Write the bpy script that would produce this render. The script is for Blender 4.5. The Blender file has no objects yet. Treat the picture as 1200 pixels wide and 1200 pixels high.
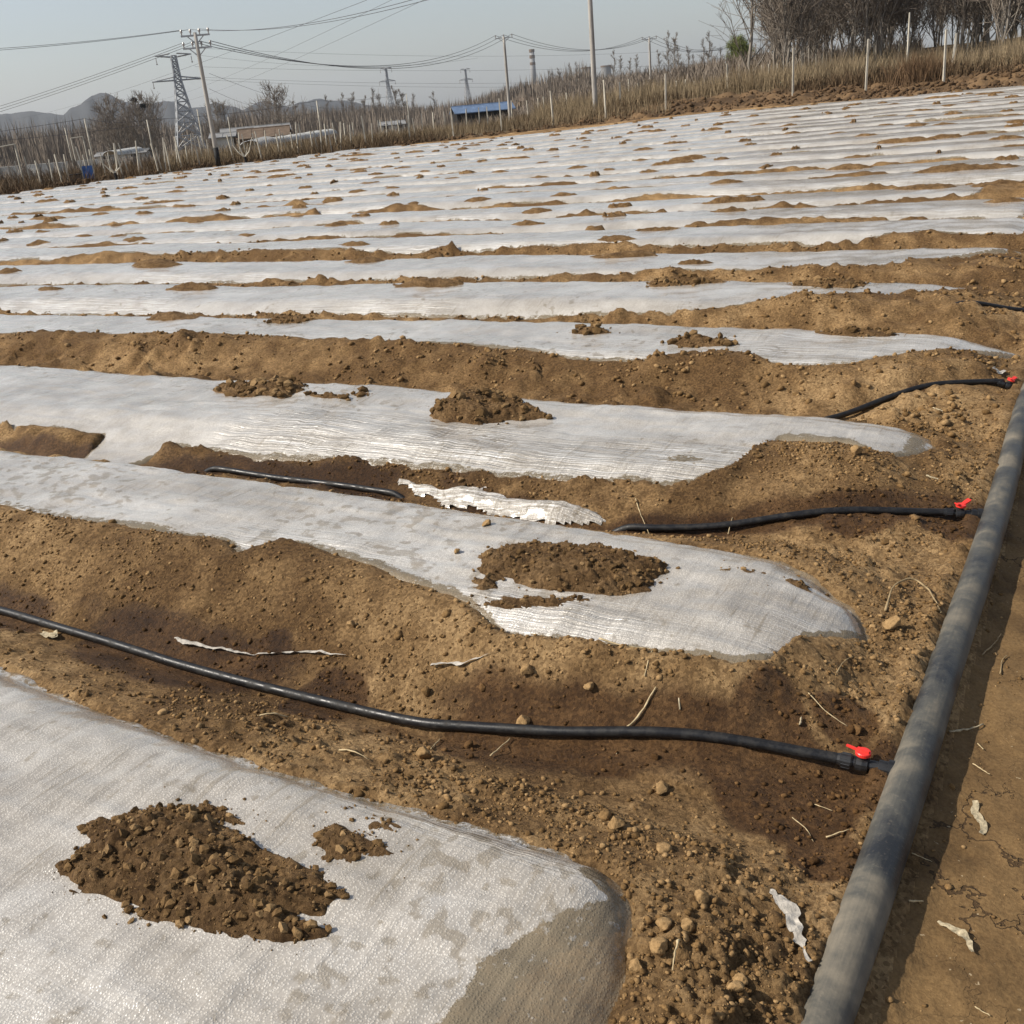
import bpy, bmesh, math, random
import numpy as np
from mathutils import Vector, Matrix

rng = np.random.default_rng(7)
random.seed(7)
scn = bpy.context.scene
COL = scn.collection

# ------------------------------------------------------------------ camera
IMG = 1200.0
FPX = 1210.0                      # focal length in photo pixels
PITCH = math.radians(21.6)
ROLL = math.radians(5.2)
EYE = 1.6
_f = np.array([0, math.cos(PITCH), -math.sin(PITCH)])
_r = np.array([1.0, 0, 0])
_u = np.cross(_r, _f)
CR = math.cos(ROLL) * _r - math.sin(ROLL) * _u
CU = math.sin(ROLL) * _r + math.cos(ROLL) * _u
cam = bpy.data.cameras.new('camera')
cam.sensor_fit = 'HORIZONTAL'
cam.sensor_width = 36.0
cam.lens = 36.0 * FPX / IMG
cam.clip_start = 0.05
cam.clip_end = 30000
camo = bpy.data.objects.new('camera', cam)
COL.objects.link(camo)
camo.matrix_world = Matrix(((CR[0], CU[0], -_f[0], 0), (CR[1], CU[1], -_f[1], 0),
                            (CR[2], CU[2], -_f[2], EYE), (0, 0, 0, 1)))
scn.camera = camo

# ------------------------------------------------------------------ light
SUN_EL = math.radians(41)
SUN_AZ = math.atan2(-0.955, -0.10)       # compass style: x = sin, y = cos
world = bpy.data.worlds.new('World')
scn.world = world
world.use_nodes = True
wn = world.node_tree
wn.nodes.clear()
wo = wn.nodes.new('ShaderNodeOutputWorld')
wb = wn.nodes.new('ShaderNodeBackground')
sky = wn.nodes.new('ShaderNodeTexSky')
sky.sky_type = 'NISHITA'
sky.sun_disc = False
sky.sun_elevation = SUN_EL
sky.sun_rotation = SUN_AZ
sky.air_density = 1.0
sky.dust_density = 1.2
sky.ozone_density = 1.5
hsv = wn.nodes.new('ShaderNodeHueSaturation')
hsv.inputs['Saturation'].default_value = 0.62
wb.inputs['Strength'].default_value = 0.116
wn.links.new(sky.outputs[0], hsv.inputs['Color'])
wn.links.new(hsv.outputs[0], wb.inputs['Color'])
wn.links.new(wb.outputs[0], wo.inputs['Surface'])
sun = bpy.data.lights.new('sun', 'SUN')
sun.energy = 5.0
sun.angle = math.radians(0.6)
sun.color = (1.0, 0.93, 0.82)
suno = bpy.data.objects.new('sun', sun)
COL.objects.link(suno)
sd_ = Vector((math.sin(SUN_AZ) * math.cos(SUN_EL), math.cos(SUN_AZ) * math.cos(SUN_EL), math.sin(SUN_EL)))
suno.rotation_euler = sd_.to_track_quat('Z', 'Y').to_euler()
scn.view_settings.view_transform = 'Standard'
scn.view_settings.look = 'None'
scn.view_settings.exposure = 0.14
scn.view_settings.gamma = 1.0
scn.view_settings.use_curve_mapping = False
scn.render.engine = 'CYCLES'
scn.cycles.transparent_max_bounces = 8
scn.cycles.max_bounces = 5
scn.cycles.diffuse_bounces = 2
scn.cycles.glossy_bounces = 2
scn.cycles.transmission_bounces = 2
scn.cycles.volume_bounces = 0

# ------------------------------------------------------------------ helpers
def un(px, py, z=0.0):
    """photo pixel -> point on the level z"""
    d = (px - 600) / FPX * CR + (600 - py) / FPX * CU + _f
    t = (z - EYE) / d[2]
    return np.array([0, 0, EYE]) + t * d

def ray(px, py, dist):
    """photo pixel -> point at a horizontal distance"""
    d = (px - 600) / FPX * CR + (600 - py) / FPX * CU + _f
    t = dist / math.hypot(d[0], d[1])
    return np.array([0, 0, EYE]) + t * d

def tag(o, label=None, cat=None, group=None, kind=None):
    if label: o['label'] = label
    if cat: o['category'] = cat
    if group: o['group'] = group
    if kind: o['kind'] = kind
    return o

def mesh_np(name, V, Fq, smooth=True, uvs=None):
    """V (n,3); Fq (m,3) or (m,4) int array"""
    V = np.ascontiguousarray(V, dtype=np.float32)
    Fq = np.ascontiguousarray(Fq, dtype=np.int32)
    me = bpy.data.meshes.new(name)
    k = Fq.shape[1]
    me.vertices.add(len(V)); me.vertices.foreach_set('co', V.ravel())
    me.loops.add(Fq.size); me.loops.foreach_set('vertex_index', Fq.ravel())
    me.polygons.add(len(Fq))
    me.polygons.foreach_set('loop_start', np.arange(0, Fq.size, k, dtype=np.int32))
    me.polygons.foreach_set('loop_total', np.full(len(Fq), k, dtype=np.int32))
    if smooth:
        me.polygons.foreach_set('use_smooth', np.ones(len(Fq), dtype=bool))
    if uvs is not None:
        l = me.uv_layers.new(name='UVMap')
        l.data.foreach_set('uv', np.ascontiguousarray(uvs[Fq.ravel()], dtype=np.float32).ravel())
    me.update(calc_edges=True)
    return me

def add_attr(me, name, arr):
    a = me.attributes.new(name, 'FLOAT', 'POINT')
    a.data.foreach_set('value', np.ascontiguousarray(arr, dtype=np.float32))

def link(name, me, mat=None, parent=None, loc=(0, 0, 0)):
    o = bpy.data.objects.new(name, me)
    COL.objects.link(o)
    o.location = loc
    if mat is not None and len(me.materials) == 0:
        me.materials.append(mat)
    if parent is not None:
        o.parent = parent
    return o

def empty(name, loc, rz=0.0):
    o = bpy.data.objects.new(name, None)
    COL.objects.link(o)
    o.location = loc
    o.rotation_euler = (0, 0, rz)
    o.empty_display_size = 0.2
    return o

def grid_faces(nr, nc, wrap=False):
    i = np.arange(nr - 1)[:, None]; j = np.arange(nc if wrap else nc - 1)[None, :]
    j2 = (j + 1) % nc
    a = i * nc + j; b = i * nc + j2; c = (i + 1) * nc + j2; d = (i + 1) * nc + j
    return np.stack([a, b, c, d], -1).reshape(-1, 4)

class MB:
    """collects tubes, boxes and quads for one mesh"""
    def __init__(s): s.v = []; s.f = []; s.n = 0
    def add(s, V, F):
        V = np.asarray(V, float); F = np.asarray(F, int)
        s.v.append(V); s.f.append(F + s.n); s.n += len(V)
    def tube(s, pts, rad, seg=8, cap=True):
        pts = np.asarray(pts, float)
        n = len(pts)
        rad = np.broadcast_to(np.asarray(rad, float), (n,))
        T = np.gradient(pts, axis=0); T /= np.linalg.norm(T, axis=1)[:, None] + 1e-12
        up = np.array([0, 0, 1.0])
        if abs(T[0] @ up) > 0.9: up = np.array([1.0, 0, 0])
        A = np.cross(T, up); A /= np.linalg.norm(A, axis=1)[:, None] + 1e-12
        Bn = np.cross(T, A)
        th = np.linspace(0, 2 * math.pi, seg, endpoint=False)
        ring = A[:, None, :] * np.cos(th)[None, :, None] + Bn[:, None, :] * np.sin(th)[None, :, None]
        V = (pts[:, None, :] + ring * rad[:, None, None]).reshape(-1, 3)
        F = grid_faces(n, seg, wrap=True)
        if cap:
            V = np.vstack([V, pts[0], pts[-1]])
            c0, c1 = n * seg, n * seg + 1
            k = np.arange(seg); k2 = (k + 1) % seg
            F = np.vstack([F, np.stack([k2, k, np.full(seg, c0), np.full(seg, c0)], -1),
                           np.stack([(n - 1) * seg + k, (n - 1) * seg + k2, np.full(seg, c1), np.full(seg, c1)], -1)])
        s.add(V, F)
    def box(s, c, d, rot=None):
        h = np.array(d, float) / 2
        V = np.array([[x, y, z] for x in (-1, 1) for y in (-1, 1) for z in (-1, 1)], float) * h
        if rot is not None: V = V @ np.asarray(rot).T
        V += np.array(c, float)
        F = [[0, 1, 3, 2], [4, 6, 7, 5], [0, 4, 5, 1], [2, 3, 7, 6], [0, 2, 6, 4], [1, 5, 7, 3]]
        s.add(V, F)
    def bar(s, a, b, w):
        s.tube([a, b], w, seg=4)
    def build(s, name, mat, parent=None, smooth=False, loc=(0, 0, 0)):
        V = np.vstack(s.v); F = np.vstack(s.f)
        # degenerate quads become triangles
        tri = F[:, 2] == F[:, 3]
        me = bpy.data.meshes.new(name)
        faces = [tuple(f[:3]) if t else tuple(f) for f, t in zip(F.tolist(), tri.tolist())]
        me.from_pydata(V.tolist(), [], faces)
        if smooth: me.polygons.foreach_set('use_smooth', np.ones(len(faces), dtype=bool))
        me.update()
        return link(name, me, mat, parent, loc)

def copy_tree(o, parent=None):
    c = o.copy(); COL.objects.link(c)
    c.parent = parent
    for ch in o.children:
        copy_tree(ch, c)
    return c

# ------------------------------------------------------------------ noise
def _hash(ix, iy, seed):
    h = (ix.astype(np.int64) * 374761393 + iy.astype(np.int64) * 668265263 + seed * 2147483647) & 0xFFFFFFFF
    h = ((h ^ (h >> 13)) * 1274126177) & 0xFFFFFFFF
    h = h ^ (h >> 16)
    return (h & 0xFFFFFF).astype(np.float64) / float(0xFFFFFF)

def vnoise(x, y, seed=0):
    x = np.asarray(x, float); y = np.asarray(y, float)
    ix = np.floor(x); iy = np.floor(y)
    fx = x - ix; fy = y - iy
    fx = fx * fx * fx * (fx * (fx * 6 - 15) + 10); fy = fy * fy * fy * (fy * (fy * 6 - 15) + 10)
    a = _hash(ix, iy, seed); b = _hash(ix + 1, iy, seed)
    c = _hash(ix, iy + 1, seed); d = _hash(ix + 1, iy + 1, seed)
    return (a + (b - a) * fx) * (1 - fy) + (c + (d - c) * fx) * fy

def fbm(x, y, seed=0, octs=4, gain=0.5):
    s = 0.0; a = 1.0; t = 0.0
    for o in range(octs):
        s = s + a * (vnoise(x, y, seed + o * 17) - 0.5) * 2; t += a
        a *= gain; x = x * 2.03 + 11.3; y = y * 2.03 + 5.7
    return s / t

def domes(x, y, cell, seed=0, fill=0.8):
    """lumps of soil: rounded domes of uneven size, height in metres"""
    x = np.asarray(x, float); y = np.asarray(y, float)
    wx = x + cell * 0.35 * (vnoise(x / cell * 1.7, y / cell * 1.7, seed + 5) - 0.5)
    wy = y + cell * 0.35 * (vnoise(x / cell * 1.7 + 9, y / cell * 1.7 + 3, seed + 6) - 0.5)
    gx = np.floor(wx / cell); gy = np.floor(wy / cell)
    out = np.zeros_like(wx)
    for di in (-1, 0, 1):
        for dj in (-1, 0, 1):
            cx = gx + di; cy = gy + dj
            px = (cx + 0.1 + 0.8 * _hash(cx, cy, seed)) * cell
            py = (cy + 0.1 + 0.8 * _hash(cx, cy, seed + 1)) * cell
            r = cell * (0.22 + 0.42 * _hash(cx, cy, seed + 2) ** 1.5)
            r = np.where(_hash(cx, cy, seed + 3) < fill, r, 1e-6)
            q = 1 - ((wx - px) ** 2 + (wy - py) ** 2) / (r * r)
            out = np.maximum(out, np.sqrt(np.maximum(q, 0)) * r)
    return out

def sstep(a, b, x):
    t = np.clip((x - a) / (b - a), 0, 1)
    return t * t * (3 - 2 * t)

# ------------------------------------------------------------------ materials
class NT:
    def __init__(s, name):
        s.m = bpy.data.materials.new(name); s.m.use_nodes = True
        s.t = s.m.node_tree; s.t.nodes.clear()
        s.out = s.t.nodes.new('ShaderNodeOutputMaterial')
    def l(s, a, b): s.t.links.new(a, b)
    def noise(s, scale, detail=4, rough=0.55, vec=None, dist=0.0):
        nd = s.t.nodes.new('ShaderNodeTexNoise')
        nd.inputs['Scale'].default_value = scale; nd.inputs['Detail'].default_value = detail
        nd.inputs['Roughness'].default_value = rough; nd.inputs['Distortion'].default_value = dist
        if vec is not None: s.l(vec, nd.inputs['Vector'])
        return nd.outputs['Fac']
    def pos(s):
        return s.t.nodes.new('ShaderNodeNewGeometry').outputs['Position']
    def ramp(s, fac, stops):
        nd = s.t.nodes.new('ShaderNodeValToRGB')
        e = nd.color_ramp.elements
        while len(e) < len(stops): e.new(0.5)
        for el, (p, c) in zip(e, stops):
            el.position = p; el.color = (*c, 1) if len(c) == 3 else c
        s.l(fac, nd.inputs['Fac'])
        return nd.outputs['Color']
    def rng(s, fac, a, b, c=0.0, d=1.0, smooth=True):
        nd = s.t.nodes.new('ShaderNodeMapRange')
        if smooth: nd.interpolation_type = 'SMOOTHSTEP'
        for i, v in zip(('From Min', 'From Max', 'To Min', 'To Max'), (a, b, c, d)):
            nd.inputs[i].default_value = v
        s.l(fac, nd.inputs['Value'])
        return nd.outputs['Result']
    def mix(s, fac, a, b, mode='MIX'):
        nd = s.t.nodes.new('ShaderNodeMix'); nd.data_type = 'RGBA'; nd.blend_type = mode
        for k, v in ((0, fac), (6, a), (7, b)):
            if isinstance(v, (int, float)): nd.inputs[k].default_value = v
            elif isinstance(v, tuple): nd.inputs[k].default_value = (*v, 1)
            else: s.l(v, nd.inputs[k])
        return nd.outputs[2]
    def math(s, op, a, b=0.0):
        nd = s.t.nodes.new('ShaderNodeMath'); nd.operation = op
        for k, v in ((0, a), (1, b)):
            if isinstance(v, (int, float)): nd.inputs[k].default_value = v
            else: s.l(v, nd.inputs[k])
        return nd.outputs[0]
    def attr(s, name):
        nd = s.t.nodes.new('ShaderNodeAttribute'); nd.attribute_name = name
        return nd.outputs['Fac']
    def bump(s, h, strength=0.5, dist=0.01, normal=None):
        nd = s.t.nodes.new('ShaderNodeBump')
        nd.inputs['Strength'].default_value = strength; nd.inputs['Distance'].default_value = dist
        s.l(h, nd.inputs['Height'])
        if normal is not None: s.l(normal, nd.inputs['Normal'])
        return nd.outputs['Normal']
    def pbsdf(s, col, rough=0.9, spec=0.3, normal=None, out=True):
        b = s.t.nodes.new('ShaderNodeBsdfPrincipled')
        if isinstance(col, tuple): b.inputs['Base Color'].default_value = (*col, 1)
        else: s.l(col, b.inputs['Base Color'])
        if isinstance(rough, (int, float)): b.inputs['Roughness'].default_value = rough
        else: s.l(rough, b.inputs['Roughness'])
        b.inputs['Specular IOR Level'].default_value = spec
        if normal is not None: s.l(normal, b.inputs['Normal'])
        if out: s.l(b.outputs[0], s.out.inputs['Surface'])
        return b
    def mixs(s, fac, a, b):
        nd = s.t.nodes.new('ShaderNodeMixShader')
        if isinstance(fac, (int, float)): nd.inputs[0].default_value = fac
        else: s.l(fac, nd.inputs[0])
        s.l(a, nd.inputs[1]); s.l(b, nd.inputs[2])
        return nd.outputs[0]

def grain(t, P, c, k=1.0):
    """crumb structure: each crumb a tone of its own, with matching relief"""
    vo = t.t.nodes.new('ShaderNodeTexVoronoi'); vo.inputs['Scale'].default_value = 115
    t.l(P, vo.inputs['Vector'])
    sep = t.t.nodes.new('ShaderNodeSeparateColor'); t.l(vo.outputs['Color'], sep.inputs[0])
    f = t.noise(105, 6, 0.78, P)
    tone = t.math('ADD', t.math('MULTIPLY', sep.outputs[0], 0.5 * k), t.math('MULTIPLY', f, 0.9 * k))
    c = t.mix(1.0, c, t.ramp(tone, [(0.34 * k, (0.50, 0.47, 0.44)), (0.70 * k, (1.0, 1.0, 1.0)), (1.0 * k, (1.5, 1.53, 1.58))]), 'MULTIPLY')
    return c, t.bump(f, 1.0, 0.016)

SOIL = [(0.12, (0.138, 0.077, 0.030)), (0.5, (0.252, 0.152, 0.065)), (0.88, (0.385, 0.246, 0.115))]

def m_ground():
    t = NT('soil_ground'); P = t.pos()
    wet = t.attr('wet'); plough = t.attr('plough'); wild = t.attr('wild')
    c = t.ramp(t.attr('tone'), SOIL)
    wf = t.noise(0.35, 4, 0.65, P)
    c = t.mix(plough, c, t.ramp(t.attr('tone'), [(0.3, (0.070, 0.042, 0.021)), (0.7, (0.17, 0.105, 0.052))]))
    c = t.mix(wild, c, t.ramp(wf, [(0.3, (0.062, 0.046, 0.030)), (0.52, (0.105, 0.077, 0.046)), (0.72, (0.15, 0.112, 0.066))]))
    c, nrm = grain(t, P, c)
    c = t.mix(wet, c, t.mix(1.0, c, (0.37, 0.305, 0.25), 'MULTIPLY'))
    t.pbsdf(c, t.rng(wet, 0.0, 1.0, 0.95, 0.6), 0.25, nrm)
    return t.m

def m_path():
    t = NT('trodden_soil'); P = t.pos()
    wet = t.attr('wet')
    c = t.ramp(t.attr('tone'), [(0.2, (0.092, 0.053, 0.021)), (0.8, (0.175, 0.106, 0.044))])
    f = t.noise(110, 3, 0.7, P)
    c = t.mix(1.0, c, t.ramp(f, [(0.3, (0.72, 0.7, 0.68)), (0.7, (1.22, 1.24, 1.26))]), 'MULTIPLY')
    mp = t.t.nodes.new('ShaderNodeTexVoronoi'); mp.feature = 'DISTANCE_TO_EDGE'; mp.inputs['Scale'].default_value = 3.6
    mv = t.t.nodes.new('ShaderNodeVectorMath'); mv.operation = 'ADD'
    nz = t.t.nodes.new('ShaderNodeTexNoise'); nz.inputs['Scale'].default_value = 8; nz.inputs['Detail'].default_value = 4; nz.inputs['Roughness'].default_value = 0.65
    t.l(P, nz.inputs['Vector'])
    sc = t.t.nodes.new('ShaderNodeVectorMath'); sc.operation = 'SCALE'; sc.inputs['Scale'].default_value = 0.20
    t.l(nz.outputs['Color'], sc.inputs[0]); t.l(P, mv.inputs[0]); t.l(sc.outputs[0], mv.inputs[1]); t.l(mv.outputs[0], mp.inputs['Vector'])
    cw = t.rng(t.attr('crack'), 0.45, 0.75, 0.0, 0.012)
    cr = t.rng(t.math('SUBTRACT', mp.outputs['Distance'], cw), -0.004, 0.003, 1.0, 0.0)
    c = t.mix(t.math('MULTIPLY', cr, 0.75), c, (0.035, 0.02, 0.01))
    c = t.mix(t.rng(t.noise(75, 2, 0.5, P), 0.72, 0.75, 0, 0.8), c, (0.40, 0.31, 0.19))
    c = t.mix(wet, c, t.mix(1.0, c, (0.42, 0.38, 0.34), 'MULTIPLY'))
    t.pbsdf(c, 0.9, 0.25, t.bump(t.math('SUBTRACT', t.math('MULTIPLY', f, 0.45), cr), 0.8, 0.008))
    return t.m

def m_soil(name='soil_heap', clod=False, k=1.0):
    t = NT(name); P = t.pos()
    if clod:
        g = t.t.nodes.new('ShaderNodeNewGeometry')
        isl = g.outputs['Random Per Island']
        n = t.noise(120, 3, 0.7, P)
        c = t.ramp(isl, [(0.0, (0.125 * k, 0.072 * k, 0.027 * k)), (0.6, (0.222 * k, 0.132 * k, 0.054 * k)), (1.0, (0.35 * k, 0.225 * k, 0.105 * k))])
        c = t.mix(1.0, c, t.ramp(n, [(0.3, (0.65, 0.63, 0.6)), (0.7, (1.25, 1.26, 1.28))]), 'MULTIPLY')
        wet = t.attr('wet')
        c = t.mix(wet, c, t.mix(1.0, c, (0.42, 0.36, 0.30), 'MULTIPLY'))
        t.pbsdf(c, 0.95, 0.2, t.bump(n, 0.6, 0.006))
    else:
        c = t.ramp(t.noise(9, 4, 0.65, P), [(0.3, SOIL[0][1]), (0.5, SOIL[1][1]), (0.72, SOIL[2][1])])
        c = t.mix(1.0, c, (0.62, 0.60, 0.60), 'MULTIPLY')  # heap colour darkened to stand in for self-shadowing of rough clods
        c, nrm = grain(t, P, c)
        t.pbsdf(c, 0.95, 0.2, nrm)
    return t.m

def m_film():
    t = NT('mulch_film')
    uvn = t.t.nodes.new('ShaderNodeUVMap'); UV = uvn.outputs['UV']
    P = t.pos()
    def stretched(sx, sy, scale, detail=3, rough=0.6):
        mp = t.t.nodes.new('ShaderNodeMapping'); mp.inputs['Scale'].default_value = (sx, sy, 1)
        t.l(UV, mp.inputs['Vector'])
        return t.noise(scale, detail, rough, mp.outputs['Vector'])
    clear = t.attr('clear'); tight = t.attr('tight'); cloud = t.attr('cloud'); blotf = t.attr('blot')
    vo = t.t.nodes.new('ShaderNodeTexVoronoi'); vo.inputs['Scale'].default_value = 185
    t.l(P, vo.inputs['Vector'])
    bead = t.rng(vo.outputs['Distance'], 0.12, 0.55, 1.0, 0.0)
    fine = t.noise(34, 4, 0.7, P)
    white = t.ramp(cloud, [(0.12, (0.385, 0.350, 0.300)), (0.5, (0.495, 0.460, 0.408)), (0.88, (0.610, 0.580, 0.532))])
    white = t.mix(1.0, white, t.ramp(vo.outputs['Distance'], [(0.06, (1.5, 1.51, 1.52)), (0.28, (1.06, 1.06, 1.06)), (0.62, (0.80, 0.79, 0.78))]), 'MULTIPLY')  # bead centres brightened: each bead's highlight is put into the colour
    white = t.mix(t.rng(fine, 0.3, 0.75, 0.0, 0.5), white, t.mix(1.0, white, (0.78, 0.77, 0.75), 'MULTIPLY'))
    # painted highlight strands, then run-off blotches and scuffed streaks where the beads are gone
    white = t.mix(t.math('MULTIPLY', t.rng(stretched(0.8, 34, 2.6, 3, 0.6), 0.5, 0.68), t.math('MULTIPLY', tight, 0.75)), white, (0.80, 0.79, 0.77))
    bf = t.math('ADD', blotf, t.math('MULTIPLY', t.math('SUBTRACT', fine, 0.5), 0.5))
    blot = t.math('MULTIPLY', t.rng(bf, 0.57, 0.72), 0.5)
    streak = stretched(0.55, 22, 3.2, 3, 0.65)
    stk = t.math('MULTIPLY', t.math('MULTIPLY', t.rng(streak, 0.55, 0.72), tight), 0.40)
    across = stretched(26, 1.2, 2.2, 2, 0.6)
    sax = t.math('MULTIPLY', t.rng(across, 0.55, 0.72, 0, 0.5), t.rng(cloud, 0.55, 0.25))
    edge = t.math('ADD', clear, t.math('MULTIPLY', t.math('SUBTRACT', fine, 0.5), 1.1))
    cl = t.math('MULTIPLY', t.rng(edge, 0.42, 0.55), t.rng(fine, 0.60, 0.66, 0.97, 0.45))
    gone = t.math('MAXIMUM', t.math('MAXIMUM', blot, cl), t.math('MAXIMUM', stk, sax))
    h = t.math('ADD', t.math('MULTIPLY', bead, 0.0007), t.math('MULTIPLY', t.math('MULTIPLY', streak, tight), 0.018))
    h = t.math('ADD', h, t.math('MULTIPLY', across, 0.003))
    nd = t.t.nodes.new('ShaderNodeBump'); nd.inputs['Strength'].default_value = 1.0; nd.inputs['Distance'].default_value = 1.0
    t.l(h, nd.inputs['Height']); nrm = nd.outputs['Normal']
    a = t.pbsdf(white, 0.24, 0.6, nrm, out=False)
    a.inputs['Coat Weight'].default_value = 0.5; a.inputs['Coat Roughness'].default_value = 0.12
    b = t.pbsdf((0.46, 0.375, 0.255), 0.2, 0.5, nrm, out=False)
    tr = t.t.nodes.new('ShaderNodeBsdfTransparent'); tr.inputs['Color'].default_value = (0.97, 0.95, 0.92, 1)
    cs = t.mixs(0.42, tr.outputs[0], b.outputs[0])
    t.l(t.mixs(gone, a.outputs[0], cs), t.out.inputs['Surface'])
    return t.m

def m_simple(name, col, rough=0.8, spec=0.3, var=0.25, scale=20, bump=0.0, bscale=60):
    t = NT(name); P = t.pos()
    n = t.noise(scale, 4, 0.6, P)
    lo = tuple(max(0, x * (1 - var)) for x in col); hi = tuple(min(1, x * (1 + var)) for x in col)
    c = t.ramp(n, [(0.3, lo), (0.7, hi)])
    nrm = t.bump(t.noise(bscale, 4, 0.6, P), bump, 0.01) if bump else None
    t.pbsdf(c, rough, spec, nrm)
    return t.m

def m_pipe():
    t = NT('dusty_black_pipe'); P = t.pos()
    tc = t.t.nodes.new('ShaderNodeUVMap').outputs['UV']
    mp = t.t.nodes.new('ShaderNodeMapping'); mp.inputs['Scale'].default_value = (1.0, 0.9, 1); t.l(tc, mp.inputs['Vector'])
    rot = t.t.nodes.new('ShaderNodeMapping'); rot.inputs['Rotation'].default_value = (0, 0, 0.12); rot.inputs['Scale'].default_value = (1.2, 30, 1); t.l(tc, rot.inputs['Vector'])
    dust = t.noise(5, 6, 0.62, P, 0.25)
    wipe = t.noise(6, 4, 0.65, rot.outputs['Vector'], 0.2)
    fine = t.noise(90, 3, 0.7, P)
    fac = t.math('ADD', t.math('MULTIPLY', dust, 1.0), t.math('MULTIPLY', wipe, 0.14))
    c = t.ramp(fac, [(0.42, (0.022, 0.024, 0.027)), (0.57, (0.083, 0.080, 0.069)), (0.78, (0.235, 0.200, 0.148))])
    low = t.attr('low')
    c = t.mix(t.math('MULTIPLY', low, 0.8), c, (0.20, 0.145, 0.08))
    c = t.mix(t.rng(fine, 0.55, 0.75, 0, 0.3), c, (0.24, 0.205, 0.155))
    t.pbsdf(c, t.rng(fac, 0.45, 0.75, 0.42, 0.85), 0.4, t.bump(t.math('ADD', fine, dust), 0.25, 0.004))
    return t.m

def m_hose():
    t = NT('black_hose'); P = t.pos()
    d = t.noise(30, 5, 0.7, P)
    c = t.ramp(d, [(0.45, (0.010, 0.010, 0.011)), (0.62, (0.018, 0.017, 0.016)), (0.86, (0.07, 0.05, 0.03))])
    t.pbsdf(c, t.rng(d, 0.4, 0.7, 0.36, 0.75), 0.4, t.bump(t.noise(200, 2, 0.5, P), 0.15, 0.002))
    return t.m

def m_wood_far(name, lo, hi, rough=0.9):
    t = NT(name); P = t.pos()
    oi = t.t.nodes.new('ShaderNodeObjectInfo')
    c = t.ramp(t.noise(0.7, 4, 0.7, P), [(0.3, lo), (0.7, hi)])
    c = t.mix(t.math('MULTIPLY', oi.outputs['Random'], 0.35), c, lo)
    t.pbsdf(c, rough, 0.15)
    return t.m

def m_concrete_pole():
    t = NT('weathered_concrete'); P = t.pos()
    mp = t.t.nodes.new('ShaderNodeMapping'); mp.inputs['Scale'].default_value = (6, 6, 0.7); t.l(P, mp.inputs['Vector'])
    n = t.noise(1.3, 5, 0.65, mp.outputs['Vector'])
    c = t.ramp(n, [(0.3, (0.23, 0.21, 0.185)), (0.55, (0.40, 0.375, 0.34)), (0.8, (0.52, 0.5, 0.46))])
    t.pbsdf(c, 0.85, 0.2, t.bump(t.noise(60, 3, 0.6, P), 0.3, 0.01))
    return t.m

M = {}
M['ground'] = m_ground()
M['soil'] = m_soil()
M['path'] = m_path()
M['clod'] = m_soil('dry_clod', True)
M['shaded_clod'] = m_soil('shaded_clod', True, 0.74)  # darker clod copy, the heaps' self-shadowing put into its colour
M['film'] = m_film()
M['pipe'] = m_pipe()
M['hose'] = m_hose()
M['fitting'] = m_simple('black_plastic_fitting', (0.016, 0.016, 0.017), 0.35, 0.5, 0.5, 40)
M['red'] = m_simple('red_plastic', (0.72, 0.035, 0.025), 0.38, 0.5, 0.12, 60)
M['straw'] = m_simple('dry_straw', (0.46, 0.36, 0.21), 0.8, 0.2, 0.35, 40)
M['turned'] = m_simple('turned_soil', (0.105, 0.064, 0.033), 0.95, 0.2, 0.45, 3.0)
M['root'] = m_simple('dry_root', (0.30, 0.22, 0.12), 0.9, 0.2, 0.35, 40)
M['husk'] = m_simple('dry_husk', (0.42, 0.35, 0.23), 0.8, 0.2, 0.45, 90, 0.4, 120)
M['scrap'] = m_simple('torn_film', (0.46, 0.42, 0.36), 0.3, 0.5, 0.3, 50, 0.5, 90)
M['concrete'] = m_concrete_pole()
M['post'] = m_simple('pale_concrete_post', (0.50, 0.46, 0.38), 0.9, 0.2, 0.22, 3)
M['steel'] = m_simple('galvanised_steel', (0.36, 0.37, 0.38), 0.5, 0.4, 0.2, 2)
M['wire'] = m_simple('dark_cable', (0.06, 0.06, 0.065), 0.6, 0.3, 0.1, 2)
M['black_band'] = m_simple('black_paint_band', (0.012, 0.012, 0.012), 0.7, 0.3, 0.3, 6)
M['porcelain'] = m_simple('insulator', (0.30, 0.27, 0.25), 0.3, 0.5, 0.2, 20)
M['bark'] = m_wood_far('grey_bark', (0.18, 0.158, 0.135), (0.33, 0.295, 0.25))
M['twig'] = m_wood_far('bare_twigs', (0.155, 0.128, 0.103), (0.26, 0.215, 0.172))
M['willow'] = m_wood_far('young_willow_leaf', (0.12, 0.145, 0.040), (0.20, 0.225, 0.075))
M['reed'] = m_wood_far('dry_reed', (0.17, 0.125, 0.072), (0.38, 0.295, 0.185))
M['weed'] = m_wood_far('brown_weeds', (0.085, 0.058, 0.034), (0.17, 0.115, 0.066))
M['rust_weed'] = m_wood_far('russet_weeds', (0.115, 0.070, 0.038), (0.18, 0.115, 0.065))
M['hill'] = m_wood_far('hillside', (0.030, 0.034, 0.040), (0.065, 0.066, 0.066))
M['blue'] = m_simple('blue_sheet', (0.115, 0.17, 0.27), 0.45, 0.4, 0.25, 1.5)
M['blue2'] = m_simple('blue_tarpaulin', (0.045, 0.13, 0.36), 0.5, 0.4, 0.2, 6)
M['whitewall'] = m_simple('white_render', (0.55, 0.54, 0.50), 0.85, 0.2, 0.15, 1)
M['greyroof'] = m_simple('grey_roof', (0.24, 0.24, 0.24), 0.8, 0.2, 0.2, 1)
M['tanwall'] = m_simple('tan_brick', (0.34, 0.25, 0.16), 0.9, 0.2, 0.2, 2)
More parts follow.
